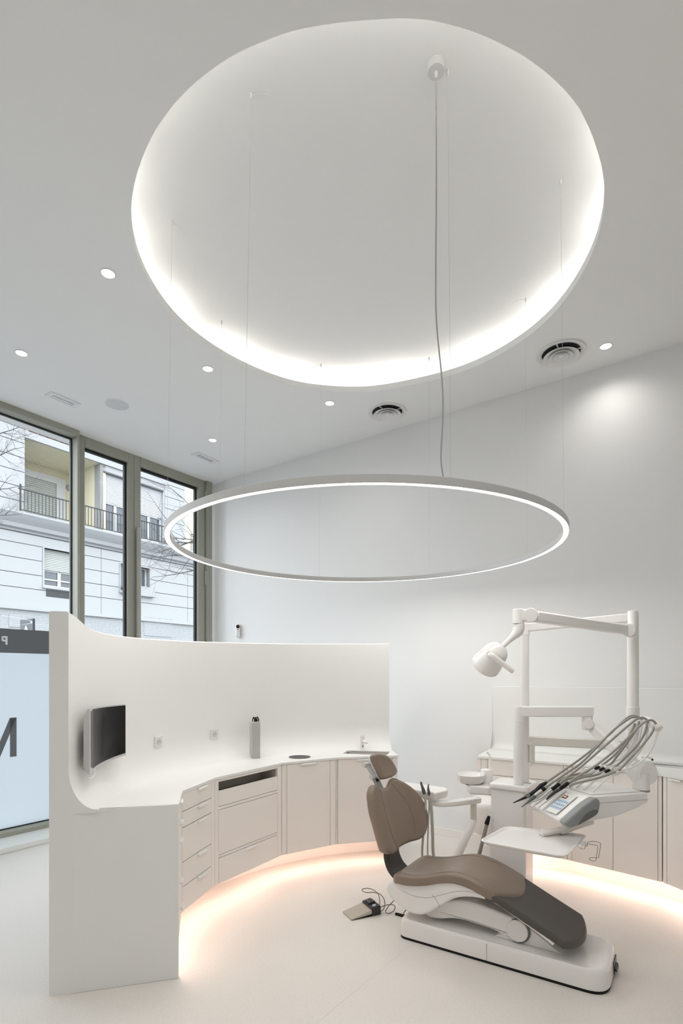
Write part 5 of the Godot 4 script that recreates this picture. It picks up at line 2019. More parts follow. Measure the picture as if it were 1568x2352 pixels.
func build_ceiling_fittings() -> void:
	var spots := [[248, 628], [49, 811], [477, 847], [757, 926], [488, 1011], [1391, 795]]
	var labs := ["round recessed ceiling downlight nearest the left side of the oval recess, largest of them", "round recessed ceiling downlight at the left picture edge above the window", "round recessed ceiling downlight just below left of the oval recess", "round recessed ceiling downlight left of the smaller round air diffuser", "round recessed ceiling downlight near the far window corner beside the slot vent", "round recessed ceiling downlight right of the larger round air diffuser"]
	for i in spots.size():
		downlight(hor(spots[i][0], spots[i][1], CEIL), labs[i], "round ceiling downlights", 0.22)
	# round air diffusers
	for k in 2:
		var o := hor([1288, 889][k], [811, 946][k], CEIL)
		var t := thing("air_diffuser", ["larger looking round white air diffuser of nested cones, beside the right downlight", "smaller looking round white air diffuser of nested cones, further back below the recess"][k], "air vent", o, "round ceiling air diffusers")
		var s := 0.176
		var g := Geo.new()
		g.lathe(Transform3D(Basis(), o), [[s, 0.0], [s, -0.006], [s * 0.985, -0.012], [s * 0.93, -0.012], [s * 0.86, -0.008], [s * 0.78, -0.003], [s * 0.78, 0.0]], 56)
		part("flange", g, M["vent white"], t, 30.0)
		g = Geo.new()
		g.lathe(Transform3D(Basis(), o), [[0.0, -0.001], [s * 0.8, -0.001], [s * 0.8, -0.0002], [0.0, -0.0002]], 48)
		part("plenum_shade", g, M["vent dark"], t)  # flat dark disc, its colour stands in for the shaded hollow behind the cones
		for c in [[0.46, 0.735], [0.27, 0.49], [0.12, 0.3]]:
			g = Geo.new()
			g.lathe(Transform3D(Basis(), o), [[s * c[0], -0.006], [s * lerpf(c[0], c[1], 0.6), -0.017], [s * (c[1] - 0.02), -0.027], [s * c[1], -0.032], [s * c[1], -0.035], [s * (c[1] - 0.03), -0.033], [s * lerpf(c[0], c[1], 0.55), -0.022], [s * c[0], -0.011]], 48)
			part("cone", g, M["vent white"], t, 60.0)
		g = Geo.new()
		g.lathe(Transform3D(Basis(), o), [[0.0, -0.03], [s * 0.08, -0.03], [s * 0.12, -0.024], [s * 0.1, -0.016], [0.0, -0.014]], 36)
		part("core", g, M["vent white"], t, 60.0)
		for q in 4:
			g = Geo.new()
			var an := TAU * q / 4 + 0.6
			var d := Vector3(cos(an), 0, sin(an))
			bar(g, o + d * s * 0.15 + Vector3(0, -0.008, 0), o + d * s * 0.79 + Vector3(0, -0.006, 0), 0.012, 0.006, 0.001)
			part("spider_arm", g, M["vent white"], t)
	# loudspeaker
	var o := hor(269, 929, CEIL)
	var t := thing("ceiling_speaker", "flat grey round loudspeaker in the ceiling left of the downlights", "speaker", o)
	var g := Geo.new()
	g.lathe(Transform3D(Basis(), o), [[0.0, 0.0], [0.105, 0.0], [0.105, -0.003], [0.1, -0.0045], [0.097, -0.0045], [0.096, -0.002], [0.0, -0.002]], 48)
	part("rim", g, M["vent white"], t)
	g = Geo.new()
	g.lathe(Transform3D(Basis(), o), [[0.0, -0.0022], [0.0955, -0.0022], [0.0955, -0.0045], [0.08, -0.0058], [0.0, -0.006]], 48)
	part("grille", g, M["speaker cloth"], t)
	# emergency light and slot vent: rectangles set along the window wall
	for k in 2:
		var c: Array = [[[102, 907.6], [117, 898.4], [187, 928], [169, 936]], [[439, 1043], [455, 1038], [504, 1059.6], [485.7, 1064.7]]][k]
		var p := []
		var mid := Vector3.ZERO
		for q in c:
			p.append(hor(q[0], q[1], CEIL))
			mid += p[p.size() - 1] / 4.0
		t = thing(["emergency_light", "slot_vent"][k], ["rectangular white recessed emergency light in the ceiling near the window", "small grey rectangular slot vent in the ceiling near the far window corner"][k], ["ceiling light", "air vent"][k], mid)
		var x: Vector3 = ((p[2] - p[1]) + (p[3] - p[0])).normalized()
		var lx: float = (p[1].distance_to(p[2]) + p[0].distance_to(p[3])) / 2.0
		var lz: float = (p[0].distance_to(p[1]) + p[2].distance_to(p[3])) / 2.0
		var bs := Basis(x, Vector3.UP, x.cross(Vector3.UP))
		g = Geo.new()
		for s in [-1, 1]:
			g.box(mid + bs * Vector3(0, -0.004, s * (lz / 2 - 0.014)), Vector3(lx, 0.008, 0.028), bs, 0.002)
			g.box(mid + bs * Vector3(s * (lx / 2 - 0.02), -0.004, 0), Vector3(0.04, 0.008, lz - 0.05), bs, 0.002)
		part("frame", g, M["vent white"], t)
		if k == 0:
			g = Geo.new()
			g.box(mid + Vector3(0, -0.002, 0), Vector3(lx - 0.07, 0.003, lz - 0.05), bs, 0.001)
			part("tray", g, M["speaker cloth"], t)
			g = Geo.new()
			g.box(mid + Vector3(0, -0.0055, 0) + bs * Vector3(0, 0, -0.008), Vector3(lx - 0.09, 0.006, 0.026), bs, 0.003)
			part("diffuser", g, M["vinyl white"], t)
		else:
			g = Geo.new()
			g.box(mid + Vector3(0, -0.0015, 0), Vector3(lx - 0.06, 0.002, lz - 0.04), bs)
			part("backing", g, M["dark grey plastic"], t)
			for i in 9:
				g = Geo.new()
				g.box(mid + Vector3(0, -0.004, 0) + bs * Vector3((i - 4) * (lx - 0.08) / 9.0, 0, 0), Vector3((lx - 0.08) / 9.0 * 0.7, 0.003, lz - 0.05), bs, 0.0005)
				part("slat", g, M["speaker cloth"], t)


func letter(g: Geo, strokes: Array, o: Vector2, size: float, n: float) -> void:
	# mirrored lettering on the glass: strokes are polygons in letter units, x runs along -t
	for s in strokes:
		var a := PackedVector2Array()
		for q in s:
			a.append(Vector2(q[0] * size, q[1] * size))
		var bs := win_basis()
		g.prism(a, Transform3D(Basis(-bs.x, Vector3.UP, -bs.z), win(o.x, n, o.y)), -0.0008, 0.0008, 0.0)


func build_window() -> void:
	# fixed pane with its deep frame
	var t := thing("window_1", "tall fixed shop window with olive frame and frosted lower half", "window", win(0.2, 0.1, 0.05))
	t.set_meta("kind", "structure")
	var tl := -2.6
	var jl := win_t(178.3, 0.0).x
	var jr := win_t(183.0, 0.0).x
	var gn := 0.115
	var g := Geo.new()
	wbox(g, tl, jr, 3.862, 3.925, 0.0, 0.16, 0.003)
	part("head", g, M["olive frame"], t)
	g = Geo.new()
	wbox(g, jl, jr, 0.05, 3.862, 0.0, 0.16, 0.003)
	part("jamb", g, M["olive frame"], t)
	g = Geo.new()
	wbox(g, tl, jl, 0.05, 0.09, 0.0, 0.16, 0.003)
	part("sill_rail", g, M["olive frame"], t)
	g = Geo.new()
	wbox(g, tl, jl, 3.85, 3.864, gn - 0.012, gn + 0.012)
	wbox(g, jl - 0.012, jl, 0.09, 3.85, gn - 0.012, gn + 0.012)
	wbox(g, tl, jl, 0.09, 0.1, gn - 0.012, gn + 0.012)
	part("gasket", g, M["gasket"], t)
	g = Geo.new()
	var pa := [win(tl, gn, 0.09), win(jl, gn, 0.09), win(jl, gn, 3.862), win(tl, gn, 3.862)]
	g.quad(pa[0], pa[1], pa[2], pa[3])
	part("pane", g, M["window glass"], t)
	var y1 := 1.917
	var y0 := 1.697
	g = Geo.new()
	wbox(g, tl, jl - 0.012, y0, y1, gn - 0.004, gn - 0.001)
	var band := part("grey_band", g, M["vinyl grey"], t)
	band.set_meta("label", "grey vinyl band with a white letter")
	g = Geo.new()
	wbox(g, tl, jl - 0.012, 0.1, y0, gn - 0.004, gn - 0.001)
	part("frosted_film", g, M["frosted film"], t)
	# the letters are cut to be read from the street
	g = Geo.new()
	var lp := win_p(16.5, 1481, gn)
	letter(g, [[[0, 0], [0.22, 0], [0.22, 1], [0, 1]], [[0.2, 0.8], [0.42, 0.8], [0.5, 0.86], [0.5, 0.95], [0.42, 1.0], [0.2, 1.0]], [[0.42, 0.82], [0.62, 0.72], [0.62, 0.92], [0.5, 1.0], [0.42, 1.0]], [[0.42, 0.55], [0.62, 0.62], [0.62, 0.75], [0.45, 0.75]], [[0.2, 0.37], [0.48, 0.37], [0.62, 0.47], [0.62, 0.62], [0.45, 0.57], [0.2, 0.57]]], lp, 0.078, gn - 0.006)
	part("letter", g, M["vinyl white"], t)
	g = Geo.new()
	var ln := win_p(37.3, 1737, gn)
	letter(g, [[[0, 0], [0.155, 0], [0.155, 1], [0, 1]], [[0.0, 1.0], [0.16, 1.0], [0.56, 0.0], [0.40, 0.0]], [[0.4, 0], [0.555, 0], [0.555, 1], [0.4, 1]]], ln, 0.358, gn - 0.006)
	part("letter", g, M["vinyl grey"], t)
	# raised sill in front
	g = Geo.new()
	wbox(g, -2.6, jr + 0.0, 0.0, 0.05, -0.315, 0.3, 0.004)
	struct("trim_1", g, M["solid surface"])
	# side wall of the fixed window, out of view
	wslab("wall_left", 5.05, 7.4, -0.35, 0.0, -0.15, CEIL + 0.45, M.paint)
	# double leaf door set a little further out
	t = thing("door_1", "tall olive framed double glass door in the far window corner", "door", win(1.6, 0.1, 0.0))
	t.set_meta("kind", "structure")
	var n0 := 0.08
	var e := [jr, win_t(195, n0).x, win_t(294, n0).x, win_t(308, n0).x, win_t(323.5, n0).x, win_t(455, n0).x, win_t(471, n0).x, win_t(484, n0).x]
	var gd := 0.125
	var tops := [win_p(195, 1020, n0).y, win_p(323.5, 1067, n0).y]
	var top := 3.818
	for k in 2:
		var a: float = [e[0], e[3]][k]
		var b: float = [e[3], e[6]][k]
		var ga: float = [e[1], e[4]][k]
		var gb: float = [e[2], e[5]][k]
		g = Geo.new()
		wbox(g, a, ga, 0.02, 3.925, n0, n0 + 0.09, 0.004)
		wbox(g, gb, b - 0.002, 0.02, 3.925, n0, n0 + 0.09, 0.004)
		wbox(g, ga, gb, top, 3.925, n0, n0 + 0.09, 0.0)
		wbox(g, ga, gb, 0.02, 0.16, n0, n0 + 0.09, 0.0)
		var leaf := part("leaf", g, M["olive frame"], t)
		g = Geo.new()
		wbox(g, ga - 0.001, ga + 0.008, 0.16, top, gd - 0.02, gd + 0.02)
		wbox(g, gb - 0.022, gb + 0.001, 0.16, top, gd - 0.012, gd + 0.02)
		wbox(g, ga, gb, top - 0.028, top + 0.001, gd - 0.012, gd + 0.02)
		part("gasket", g, M["gasket"], leaf)
		g = Geo.new()
		g.quad(win(ga, gd, 0.16), win(gb, gd, 0.16), win(gb, gd, top), win(ga, gd, top))
		part("pane", g, M["window glass"], leaf)
		if k == 1:
			g = Geo.new()
			var h0 := win_p(318, 1212, n0 - 0.03)
			wbox(g, h0.x - 0.022, h0.x + 0.024, 0.3, h0.y, n0 - 0.05, n0 - 0.012, 0.008)
			part("pull_handle", g, M["olive frame reveal"], leaf)
			for y in [0.5, 2.35]:
				g = Geo.new()
				wbox(g, h0.x - 0.012, h0.x + 0.012, y, y + 0.03, n0 - 0.02, n0 + 0.005)
				part("handle_fixing", g, M["olive frame reveal"], leaf)
	g = Geo.new()
	wbox(g, e[6], e[7], 0.0, 3.925, n0 - 0.03, n0 + 0.1, 0.003)
	part("hinge_jamb", g, M["olive frame"], t)
	for y in [3.62, 2.62, 1.2]:
		g = Geo.new()
		g.v.append_array(cyl(win(e[6] - 0.004, n0 - 0.016, y), win(e[6] - 0.004, n0 - 0.016, y + 0.17), 0.013).v)
		part("hinge", g, M["olive frame reveal"], t)
	# threshold and the ceiling's edge beyond the frames
	g = Geo.new()
	wbox(g, jr, e[7], -0.02, 0.02, n0 - 0.06, n0 + 0.15)
	struct("trim_2", g, M["olive frame"])
	g = Geo.new()
	wbox(g, -2.7, 3.0, 3.925, 4.4, -0.0, 0.3)
	struct("trim_3", g, M.paint)


# ---- street: a facade parallel to the window wall, n = FN metres beyond it
const FN := 12.0


func fb(g: Geo, t0: float, t1: float, y0: float, y1: float, proud: float, thick: float, bev := 0.0) -> Geo:
	return wbox(g, t0, t1, y0, y1, FN - proud, FN - proud + thick, bev)


func ft(px: float, n := FN) -> float:
	return win_t(px, n).x


func fy(px: float, py: float, n := FN) -> float:
	return win_p(px, py, n).y


func build_street() -> void:
	var g := Geo.new()
	wbox(g, -30, 40, -0.35, -0.15, 0.3, 40.0)
	struct("ground", g, M.asphalt)
	var t := thing("building", "white rendered apartment building across the street with cornice, loggia and rolled shutters", "building", win(5, FN, -0.15))
	var ta := ft(-700)
	var tz := ft(560)
	var xl := ft(56)
	var xr := ft(230)
	var xb := ft(378)
	var xp := ft(424)
	var yc0 := fy(0, 1212)     # cornice foot
	var yc1 := fy(0, 1172)     # balcony floor
	var yl := fy(0, 1396)      # stone plinth top
	var yf0 := fy(58, 1006)    # fascia over the loggia
	var yf1 := fy(58, 990)
	var ytop := 16.0
	# stone ground floor
	g = Geo.new()
	fb(g, ta, tz, -0.2, yl, 0.0, 0.4)
	part("stone_plinth", g, M["facade stone"], t)
	g = Geo.new()
	fb(g, ta, tz, yl, fy(0, 1387), 0.08, 0.5)
	part("ledge", g, M["facade white"], t)
	for q in [[20, 60, 1410, 1440], [60, 118, 1432, 1447], [330, 395, 1415, 1460], [20, 118, 1452, 1475]]:
		g = Geo.new()
		fb(g, ft(q[0]), ft(q[1]), fy(q[0], q[3]), fy(q[0], q[2]), 0.02, 0.1, 0.01)
		part("stone", g, M["facade stone"], t)
	# wall with openings for two windows
	var w1 := [ft(101), ft(182), fy(101, 1346), fy(101, 1258)]
	var w2 := [ft(276), ft(343), fy(276, 1357), fy(276, 1294)]
	g = Geo.new()
	fb(g, ta, w1[0], yl, yc0, 0.0, 0.35)
	fb(g, w1[1], w2[0], yl, yc0, 0.0, 0.35)
	fb(g, w2[1], tz, yl, yc0, 0.0, 0.35)
	fb(g, w1[0], w1[1], yl, w1[2], 0.0, 0.35)
	fb(g, w1[0], w1[1], w1[3], yc0, 0.0, 0.35)
	fb(g, w2[0], w2[1], yl, w2[2], 0.0, 0.35)
	fb(g, w2[0], w2[1], w2[3], yc0, 0.0, 0.35)
	part("wall", g, M["facade groove"], t)
	# rendered courses with recessed joints
	var rows := [1387.0, 1343.0, 1308.6, 1273.0, 1238.0, 1213.0]
	var cuts := [ta, ft(0) - 0.6, w1[0] - 0.06, w1[1] + 0.06, ft(231.6), w2[0] - 0.06, w2[1] + 0.06, ft(430), tz]
	for r in 5:
		var b := fy(0, rows[r])
		var top := fy(0, rows[r + 1]) - 0.022
		for c in 8:
			var a0: float = cuts[c] + (0.008 if c in [1, 4, 7] else 0.0)
			var a1: float = cuts[c + 1] - (0.008 if c in [0, 3, 6] else 0.0)
			if c == 2 or c == 5:
				var w: Array = w1 if c == 2 else w2
				if b >= w[3] - 0.1 or top <= w[2] + 0.1:
					g = Geo.new()
					fb(g, a0, a1, maxf(b, w[3]) if b >= w[3] - 0.3 and top > w[3] else b, top if top > w[3] else minf(top, w[2]), 0.018, 0.05, 0.0)
					part("course", g, M["facade white"], t)
				elif top > w[3]:
					g = Geo.new()
					fb(g, a0, a1, w[3], top, 0.018, 0.05, 0.0)
					part("course", g, M["facade white"], t)
				elif b < w[2]:
					g = Geo.new()
					fb(g, a0, a1, b, w[2], 0.018, 0.05, 0.0)
					part("course", g, M["facade white"], t)
				continue
			g = Geo.new()
			fb(g, a0, a1, b, top, 0.018, 0.05, 0.0)
			part("course", g, M["facade white"], t)
	# the two lower windows
	far_window(t, w1, 0.5, true)
	far_window(t, w2, 0.0, false)
	# cornice
	g = Geo.new()
	var prof := poly([[0.0, yc0], [0.03, yc0], [0.05, yc0 + 0.06], [0.16, yc0 + 0.09], [0.2, yc0 + 0.2], [0.3, yc0 + 0.3], [0.34, yc0 + 0.34], [0.42, yc1 - 0.06], [0.42, yc1], [-0.3, yc1], [-0.3, yc0]])
	var bs := win_basis()
	# profile x runs towards the viewer's window (-n), y up, drawn out along t
	var inw := win(0, -1, 0) - win(0, 0, 0)
	g.prism(prof, Transform3D(Basis(inw, Vector3.UP, inw.cross(Vector3.UP)), win(0, FN, 0)), 0.0 - 0.0, 0.001, 0.0)
	g = Geo.new()
	var along := win(1, 0, 0) - win(0, 0, 0)
	var xf := Transform3D(Basis(inw, Vector3.UP, along), win(0, FN, 0))
	g.prism(prof, xf, ta, tz, 0.0)
	part("cornice", g, M["cornice grey"], t, 25.0)
	# upper wall left of the loggia
	g = Geo.new()
	fb(g, ta, xl, yc1, ytop, 0.0, 0.35)
	part("wall", g, M["facade groove"], t)
	var up := [1172.0, 1139.0, 1104.5, 1068.8, 1035.0, 1000.0, 965.0, 930.0, 895.0, 860.0, 825.0, 790.0]
	for r in up.size() - 1:
		g = Geo.new()
		fb(g, ta, xl, fy(0, up[r]), fy(0, up[r + 1]) - 0.022, 0.018, 0.05)
		part("course", g, M["facade white"], t)
	# loggia
	var dn := FN + 1.9
	g = Geo.new()
	wbox(g, xl - 2.5, xr + 0.6, yc1 - 0.1, yf1, dn, dn + 0.2)
	part("loggia_wall", g, M["facade cream"], t)
	g = Geo.new()
	wbox(g, xr, xr + 0.2, yc1, yf0, FN, dn)
	part("loggia_side", g, M["facade cream"], t)
	g = Geo.new()
	wbox(g, xl - 2.0, xr + 0.2, yf0 + 0.005, yf0 + 0.15, FN + 0.0, dn)
	part("loggia_ceiling", g, M["facade cream"], t)
	g = Geo.new()
	wbox(g, xl - 2.0, xr + 0.2, yc1 - 0.1, yc1, FN - 0.1, dn)
	part("loggia_floor", g, M["facade grey"], t)
	g = Geo.new()
	fb(g, xl, ft(382), yf0, yf1, 0.06, 0.08)
	part("fascia", g, M["facade white"], t)
	# balcony door with closed shutter
	var s0 := ft(20, dn)
	var s1 := ft(127, dn)
	var s2 := ft(147, dn)
	var sy := fy(58, 1093, dn)
	var sz := fy(58, 1078, dn)
	g = Geo.new()
	wbox(g, s1, s2, yc1, sz, dn - 0.1, dn)
	wbox(g, s0, s1, sy, sz, dn - 0.1, dn)
	part("door_surround", g, M["far frame"], t)
	slats(t, s0, s1, yc1, sy, dn - 0.04, 26, M["shutter grey"])
	# small window high in the loggia, and a round wall lamp
	g = Geo.new()
	wbox(g, ft(30, dn), ft(66, dn), fy(58, 1058, dn), fy(58, 1012, dn), dn - 0.06, dn)
	part("loggia_window", g, M["far frame"], t)
	g = Geo.new()
	wbox(g, ft(30, dn), ft(63, dn), fy(58, 1054, dn), fy(58, 1016, dn), dn - 0.07, dn - 0.05)
	part("pane", g, M["far glass"], t)
	var lp := win_p(160, 1120, dn - 0.05)
	g = Geo.new()
	g.lathe(axis(win(lp.x, dn, lp.y), inw), [[0.0, 0.12], [0.07, 0.1], [0.11, 0.05], [0.12, 0.0], [0.0, 0.0]], 24)
	part("wall_lamp", g, M["lamp glass"], t)
	# bay with two wide windows
	g = Geo.new()
	var b1 := [ft(237), ft(301), fy(238, 1222), fy(238, 1066)]
	var b2 := [ft(318), ft(374), fy(324, 1240), fy(324, 1085)]
	fb(g, xr, b1[0], yc1, yf0, 0.0, 0.35)
	fb(g, b1[1], b2[0], yc1, yf0, 0.0, 0.35)
	fb(g, b2[1], xb, yc1, yf0, 0.0, 0.35)
	fb(g, b1[0], b2[1], fy(238, 1084), yf0, 0.0, 0.35)
	part("bay_wall", g, M["facade white"], t)
	for k in 2:
		var x: Array = [b1, b2][k]
		var ymid: float = [fy(238, 1150), fy(324, 1177)][k]
		var ytp: float = fy(238, 1084)
		g = Geo.new()
		fb(g, x[0], x[1], ytp - 0.02, ytp + 0.03, 0.05, 0.2)
		part("lintel", g, M["facade groove"], t)
		slats(t, x[0], x[1], ymid, ytp, FN + 0.06, 18, M["shutter white"])
		far_panes(t, x[0], x[1], yc1 + 0.12, ymid, FN + 0.14, 2)
	# pilaster with joints, cream wall beyond
	g = Geo.new()
	fb(g, xb, xp, yc1, ytop, -0.04, 0.35)
	part("wall", g, M["facade groove"], t)
	var pr := [1262.0, 1229.0, 1196.0, 1167.0, 1140.0, 1112.0, 1083.0, 1054.0, 1025.0, 995.0, 960.0, 925.0]
	for r in pr.size() - 1:
		g = Geo.new()
		fb(g, xb, xp, maxf(fy(382, pr[r]), yc1), fy(382, pr[r + 1]) - 0.02, 0.02, 0.1, 0.0)
		part("course", g, M["facade white"], t)
	g = Geo.new()
	fb(g, xp, tz + 2.0, yc1 - 0.4, ytop, -1.2, 0.3)
	part("cream_wall", g, M["facade cream"], t)
	# storeys above
	g = Geo.new()
	fb(g, xl, xb, yf1 + 2.6, ytop, 0.0, 0.35)
	fb(g, xl, xb, yf1 - 0.2, ytop, -1.2, 0.3)
	part("upper_wall", g, M["facade white"], t)
	# balcony railing
	var rn := FN - 0.36
	var ry := fy(47, 1121, rn)
	var r0 := ft(47, rn)
	var r1 := ft(384, rn)
	g = Geo.new()
	wbox(g, r0 - 0.06, r1, ry - 0.03, ry, rn - 0.02, rn + 0.02)
	wbox(g, r0, r1, yc1 + 0.05, yc1 + 0.075, rn - 0.012, rn + 0.012)
	wbox(g, r0 - 0.02, r0 + 0.02, yc1, ry + 0.12, rn - 0.02, rn + 0.02)
	var rail := part("railing", g, M.iron, t)
	var step := (ft(64, rn) - ft(55.5, rn))
	var nb := int((r1 - r0) / step)
	for i in nb:
		g = Geo.new()
		var x := r0 + step * (i + 1)
		wbox(g, x - 0.008, x + 0.008, yc1 + 0.05, ry - 0.02, rn - 0.008, rn + 0.008)
		part("baluster", g, M.iron, rail)
	# small railing of the balcony at the far right
	g = Geo.new()
	var q0 := ft(439, FN)
	var q1 := ft(475, FN)
	wbox(g, q0, q1, fy(439, 1226) - 0.03, fy(439, 1226), FN, FN + 0.03)
	for i in 9:
		var x := lerpf(q0, q1, i / 8.0)
		wbox(g, x - 0.01, x + 0.01, fy(439, 1270), fy(439, 1226), FN, FN + 0.02)
	part("railing", g, M.iron, t)
	# railing and pots of the balcony above
	var un := FN - 0.05
	g = Geo.new()
	var u0 := ft(57, un)
	var u1 := ft(382, un)
	var uy := yf1
	wbox(g, u0, u1, uy + 0.9, uy + 0.94, un, un + 0.03)
	wbox(g, u0, u1, uy + 0.06, uy + 0.085, un, un + 0.02)
	wbox(g, u0, u1, uy + 0.2, uy + 0.22, un, un + 0.02)
	var up_rail := part("railing", g, M.iron, t)
	var k2 := int((u1 - u0) / 0.14)
	for i in k2 + 1:
		g = Geo.new()
		var x := u0 + 0.14 * i
		wbox(g, x - 0.013, x + 0.013, uy + 0.03, uy + 0.92, un, un + 0.02)
		part("baluster", g, M.iron, up_rail)
	var rng := RandomNumberGenerator.new()
	rng.seed = 21
	var xs := [78, 100, 118, 133, 146, 158, 200, 214, 228, 250, 268, 286, 330, 345, 358, 372]
	for i in xs.size():
		var x := ft(xs[i], un + 0.2)
		var red: bool = xs[i] in [330]
		var pt := thing("flower_pot", "%s pot with scrubby plant on the upper balcony, %s from the left" % ["red" if red else ["terracotta", "dark grey"][i % 2], ["first", "second", "third", "fourth", "fifth", "sixth", "seventh", "eighth", "ninth", "tenth", "eleventh", "twelfth", "thirteenth", "fourteenth", "fifteenth", "last"][i]], "flower pot", win(x, un + 0.2, uy), "planters on the upper balcony")
		g = Geo.new()
		g.lathe(Transform3D(Basis(), win(x, un + 0.25, uy)), [[0.0, 0.0], [0.1, 0.0], [0.14, 0.28], [0.155, 0.28], [0.155, 0.33], [0.0, 0.32]], 14)
		part("pot", g, M["red pot"] if red else [M.terracotta, M["dark grey plastic"]][i % 2], pt)
		g = Geo.new()
		for j in 26:
			var c := win(x + rng.randf_range(-0.1, 0.1), un + 0.25 + rng.randf_range(-0.22, 0.1), uy + rng.randf_range(0.12, 0.62))
			var d := Vector3(rng.randf_range(-1, 1), rng.randf_range(-0.3, 1), rng.randf_range(-1, 1)).normalized() * 0.06
			var e := d.cross(Vector3(rng.randf_range(-1, 1), 0.4, 0.3)).normalized() * 0.025
			g.quad(c - d, c + e, c + d, c - e)
		part("foliage", g, M["plant green"], pt).set_meta("kind", "stuff")
	build_sign()
	build_trees()


func slats(parent: Node3D, t0: float, t1: float, y0: float, y1: float, n: float, count: int, m: Material) -> void:
	var g := Geo.new()
	wbox(g, t0, t1, y0, y1, n + 0.02, n + 0.05)
	var back := part("shutter", g, m, parent)
	var h := (y1 - y0) / count
	for i in count:
		g = Geo.new()
		wbox(g, t0, t1, y0 + h * i + h * 0.06, y0 + h * (i + 1) - h * 0.06, n, n + 0.022, h * 0.18)
		part("slat", g, m, back)


func far_panes(parent: Node3D, t0: float, t1: float, y0: float, y1: float, n: float, count: int) -> void:
	var g := Geo.new()
	wbox(g, t0, t1, y0, y1, n + 0.04, n + 0.06)
	var glass := part("window", g, M["far glass"], parent)
	g = Geo.new()
	var b := 0.07
	wbox(g, t0, t1, y0, y0 + b, n, n + 0.05)
	wbox(g, t0, t1, y1 - b * 0.5, y1, n, n + 0.05)
	for i in count + 1:
		var x := lerpf(t0, t1, float(i) / count)
		wbox(g, maxf(t0, x - b * 0.7), minf(t1, x + b * 0.7), y0, y1, n, n + 0.05)
	part("sash", g, M["far frame"], glass)


func far_window(parent: Node3D, w: Array, drop: float, shutter: bool) -> void:
	var g := Geo.new()
	for q in [[w[0] - 0.05, w[0], w[2] - 0.05, w[3] + 0.05], [w[1], w[1] + 0.05, w[2] - 0.05, w[3] + 0.05], [w[0], w[1], w[3], w[3] + 0.05]]:
		fb(g, q[0], q[1], q[2], q[3], 0.03, 0.3)
	fb(g, w[0] - 0.06, w[1] + 0.06, w[2] - 0.07, w[2], 0.09, 0.3)
	part("window_surround", g, M["facade white"], parent)
	var n := FN + 0.18
	if shutter:
		var ym: float = lerpf(w[2], w[3], 0.45)
		slats(parent, w[0], w[1], ym, w[3], n - 0.05, 12, M["shutter grey"])
		far_panes(parent, w[0], w[1], w[2], ym, n, 2)
		g = Geo.new()
		fb(g, w[0], w[1], lerpf(w[2], ym, 0.42), lerpf(w[2], ym, 0.5), -0.17, 0.03)
		part("glazing_bar", g, M["far frame"], parent)
		g = Geo.new()
		fb(g, w[0] + 0.05, w[1] - 0.05, w[2] - 0.32, w[2] - 0.09, 0.02, 0.03)
		part("grille", g, M.iron, parent)
	else:
		far_panes(parent, w[0], w[1], w[2], w[3], n, 3)
		g = Geo.new()
		fb(g, w[0] + 0.02, w[1] + 0.12, w[2] - 0.1, w[2] + 0.25, 0.16, 0.02)
		fb(g, w[0] + 0.02, w[1] + 0.12, w[2] - 0.1, w[2] - 0.08, 0.16, 0.2)
		part("window_basket", g, M["cornice grey"], parent)


func build_sign() -> void:
	var n0 := 0.42
	var q := win_p(78, 1420.5, n0)
	var n1 := n0 + 0.27
	var t := thing("blade_sign", "small dark projecting sign with a white pointed emblem outside the shop window", "sign", win(q.x, n0, q.y - 0.5))
	var g := Geo.new()
	wbox(g, q.x - 0.012, q.x + 0.012, q.y - 0.45, q.y, n0, n1, 0.003)
	part("panel", g, M["vinyl grey"], t)
	g = Geo.new()
	wbox(g, q.x - 0.01, q.x + 0.01, q.y - 0.2, q.y - 0.17, 0.16, n0)
	part("bracket", g, M.iron, t)
	# the emblem: an upright open lozenge with a pointed tip, on both faces
	var m := (n0 + n1) / 2.0
	for s in [-1, 1]:
		g = Geo.new()
		var outer := [[0.0, -0.07], [0.062, -0.19], [0.03, -0.31], [0.0, -0.31], [-0.03, -0.31], [-0.062, -0.19]]
		for i in 6:
			if i in [2, 3]:
				continue
			var a: Array = outer[i]
			var b: Array = outer[(i + 1) % 6]
			bar(g, win(q.x + s * 0.0135, m + a[0], q.y + a[1]), win(q.x + s * 0.0135, m + b[0], q.y + b[1]), 0.02, 0.003, 0.0, win(s, 0, 0) - win(0, 0, 0))
		for k in [-1, 1]:
			bar(g, win(q.x + s * 0.0135, m + 0.004 * k, q.y - 0.1), win(q.x + s * 0.0135, m + 0.026 * k, q.y - 0.2), 0.008, 0.003, 0.0, win(s, 0, 0) - win(0, 0, 0))
		part("emblem", g, M["vinyl white"], t)


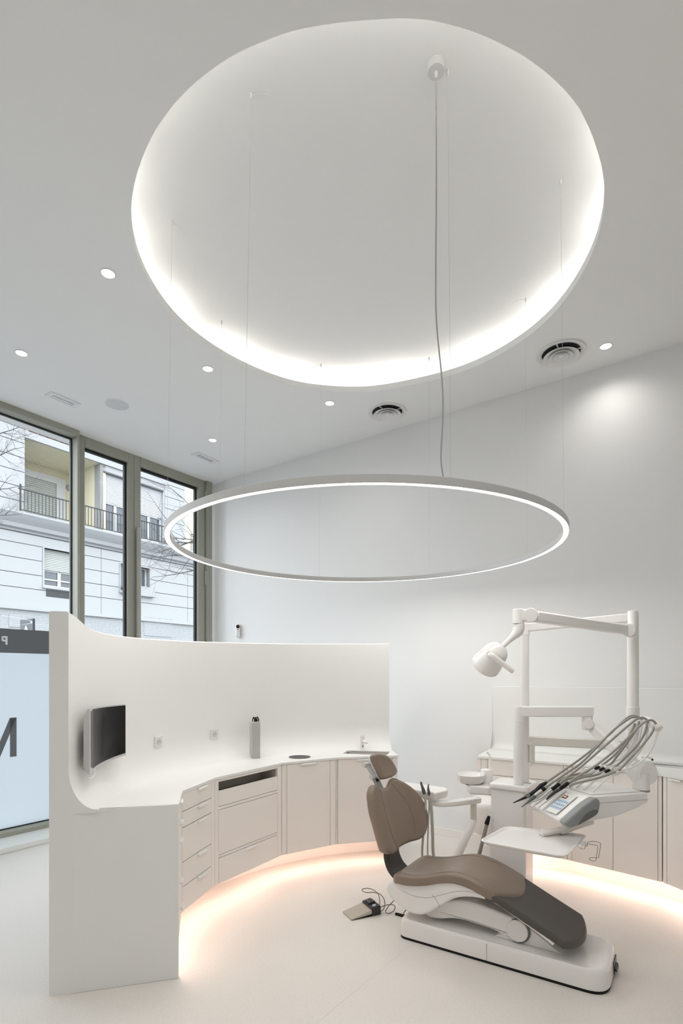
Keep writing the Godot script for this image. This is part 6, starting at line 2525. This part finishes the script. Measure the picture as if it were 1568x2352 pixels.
func branch(g: Geo, a: Vector3, dir: Vector3, len: float, r: float, depth: int, rng: RandomNumberGenerator) -> void:
	var pts := PackedVector3Array([a])
	var rad := [r]
	var d := dir.normalized()
	var n := 5
	for i in n:
		d = (d + Vector3(rng.randf_range(-1, 1), rng.randf_range(-0.7, 0.8), rng.randf_range(-1, 1)) * 0.2).normalized()
		pts.append(pts[i] + d * len / n)
		rad.append(r * (1.0 - 0.75 * (i + 1.0) / n))
		if depth > 0 and i > 0:
			for k in 2 if depth > 1 else 1:
				var side := d.cross(Vector3(rng.randf_range(-1, 1), rng.randf_range(-1, 1), rng.randf_range(-1, 1))).normalized()
				branch(g, pts[i + 1], d * 0.8 + side * 0.75, len * rng.randf_range(0.4, 0.62), rad[i + 1] * 0.62, depth - 1, rng)
	g.tube(pts, rad, 5)


func build_trees() -> void:
	var rng := RandomNumberGenerator.new()
	for k in 2:
		rng.seed = [3, 14][k]
		var d: float = [10.5, 11.5][k]
		var base := hor([-95, 560][k], 1549 + 1.65 * F / d, -0.15)
		var t := thing("tree", ["bare tree at the left picture edge whose twigs cross the white facade", "bare tree whose twigs reach in from the right behind the glass door"][k], "tree", base)
		var g := Geo.new()
		var top := base + Vector3(0.1, [6.6, 5.2][k], 0)
		g.tube(curve([base, base.lerp(top, 0.35) + Vector3(0.06, 0, 0), base.lerp(top, 0.7), top], 4), [0.12, 0.11, 0.105, 0.1, 0.095, 0.09, 0.085, 0.08, 0.075, 0.07, 0.06, 0.05, 0.03], 10)
		part("trunk", g, M.bark, t)
		g = Geo.new()
		if k == 0:
			for q in [[-40, 1010, 60, 985], [-40, 1060, 70, 1040], [-40, 1130, 40, 1110], [-30, 985, 20, 930], [-40, 1180, 30, 1190], [-50, 1080, 10, 1050]]:
				var a := at(q[0], q[1], d)
				var b := at(q[2], q[3], d)
				branch(g, a, b - a, a.distance_to(b) * 1.15, 0.013, 3, rng)
		else:
			for q in [[500, 1250, 380, 1235], [500, 1270, 350, 1290], [500, 1245, 420, 1120], [500, 1290, 360, 1330], [480, 1230, 345, 1260], [470, 1250, 330, 1245], [385, 1195, 340, 1130]]:
				var a := at(q[0], q[1], d)
				var b := at(q[2], q[3], d)
				branch(g, a, b - a, a.distance_to(b) * 1.05, 0.017 if q[0] > 400 else 0.008, 2 if q[0] > 400 else 1, rng)
		part("branches", g, M.bark, t).set_meta("kind", "stuff")
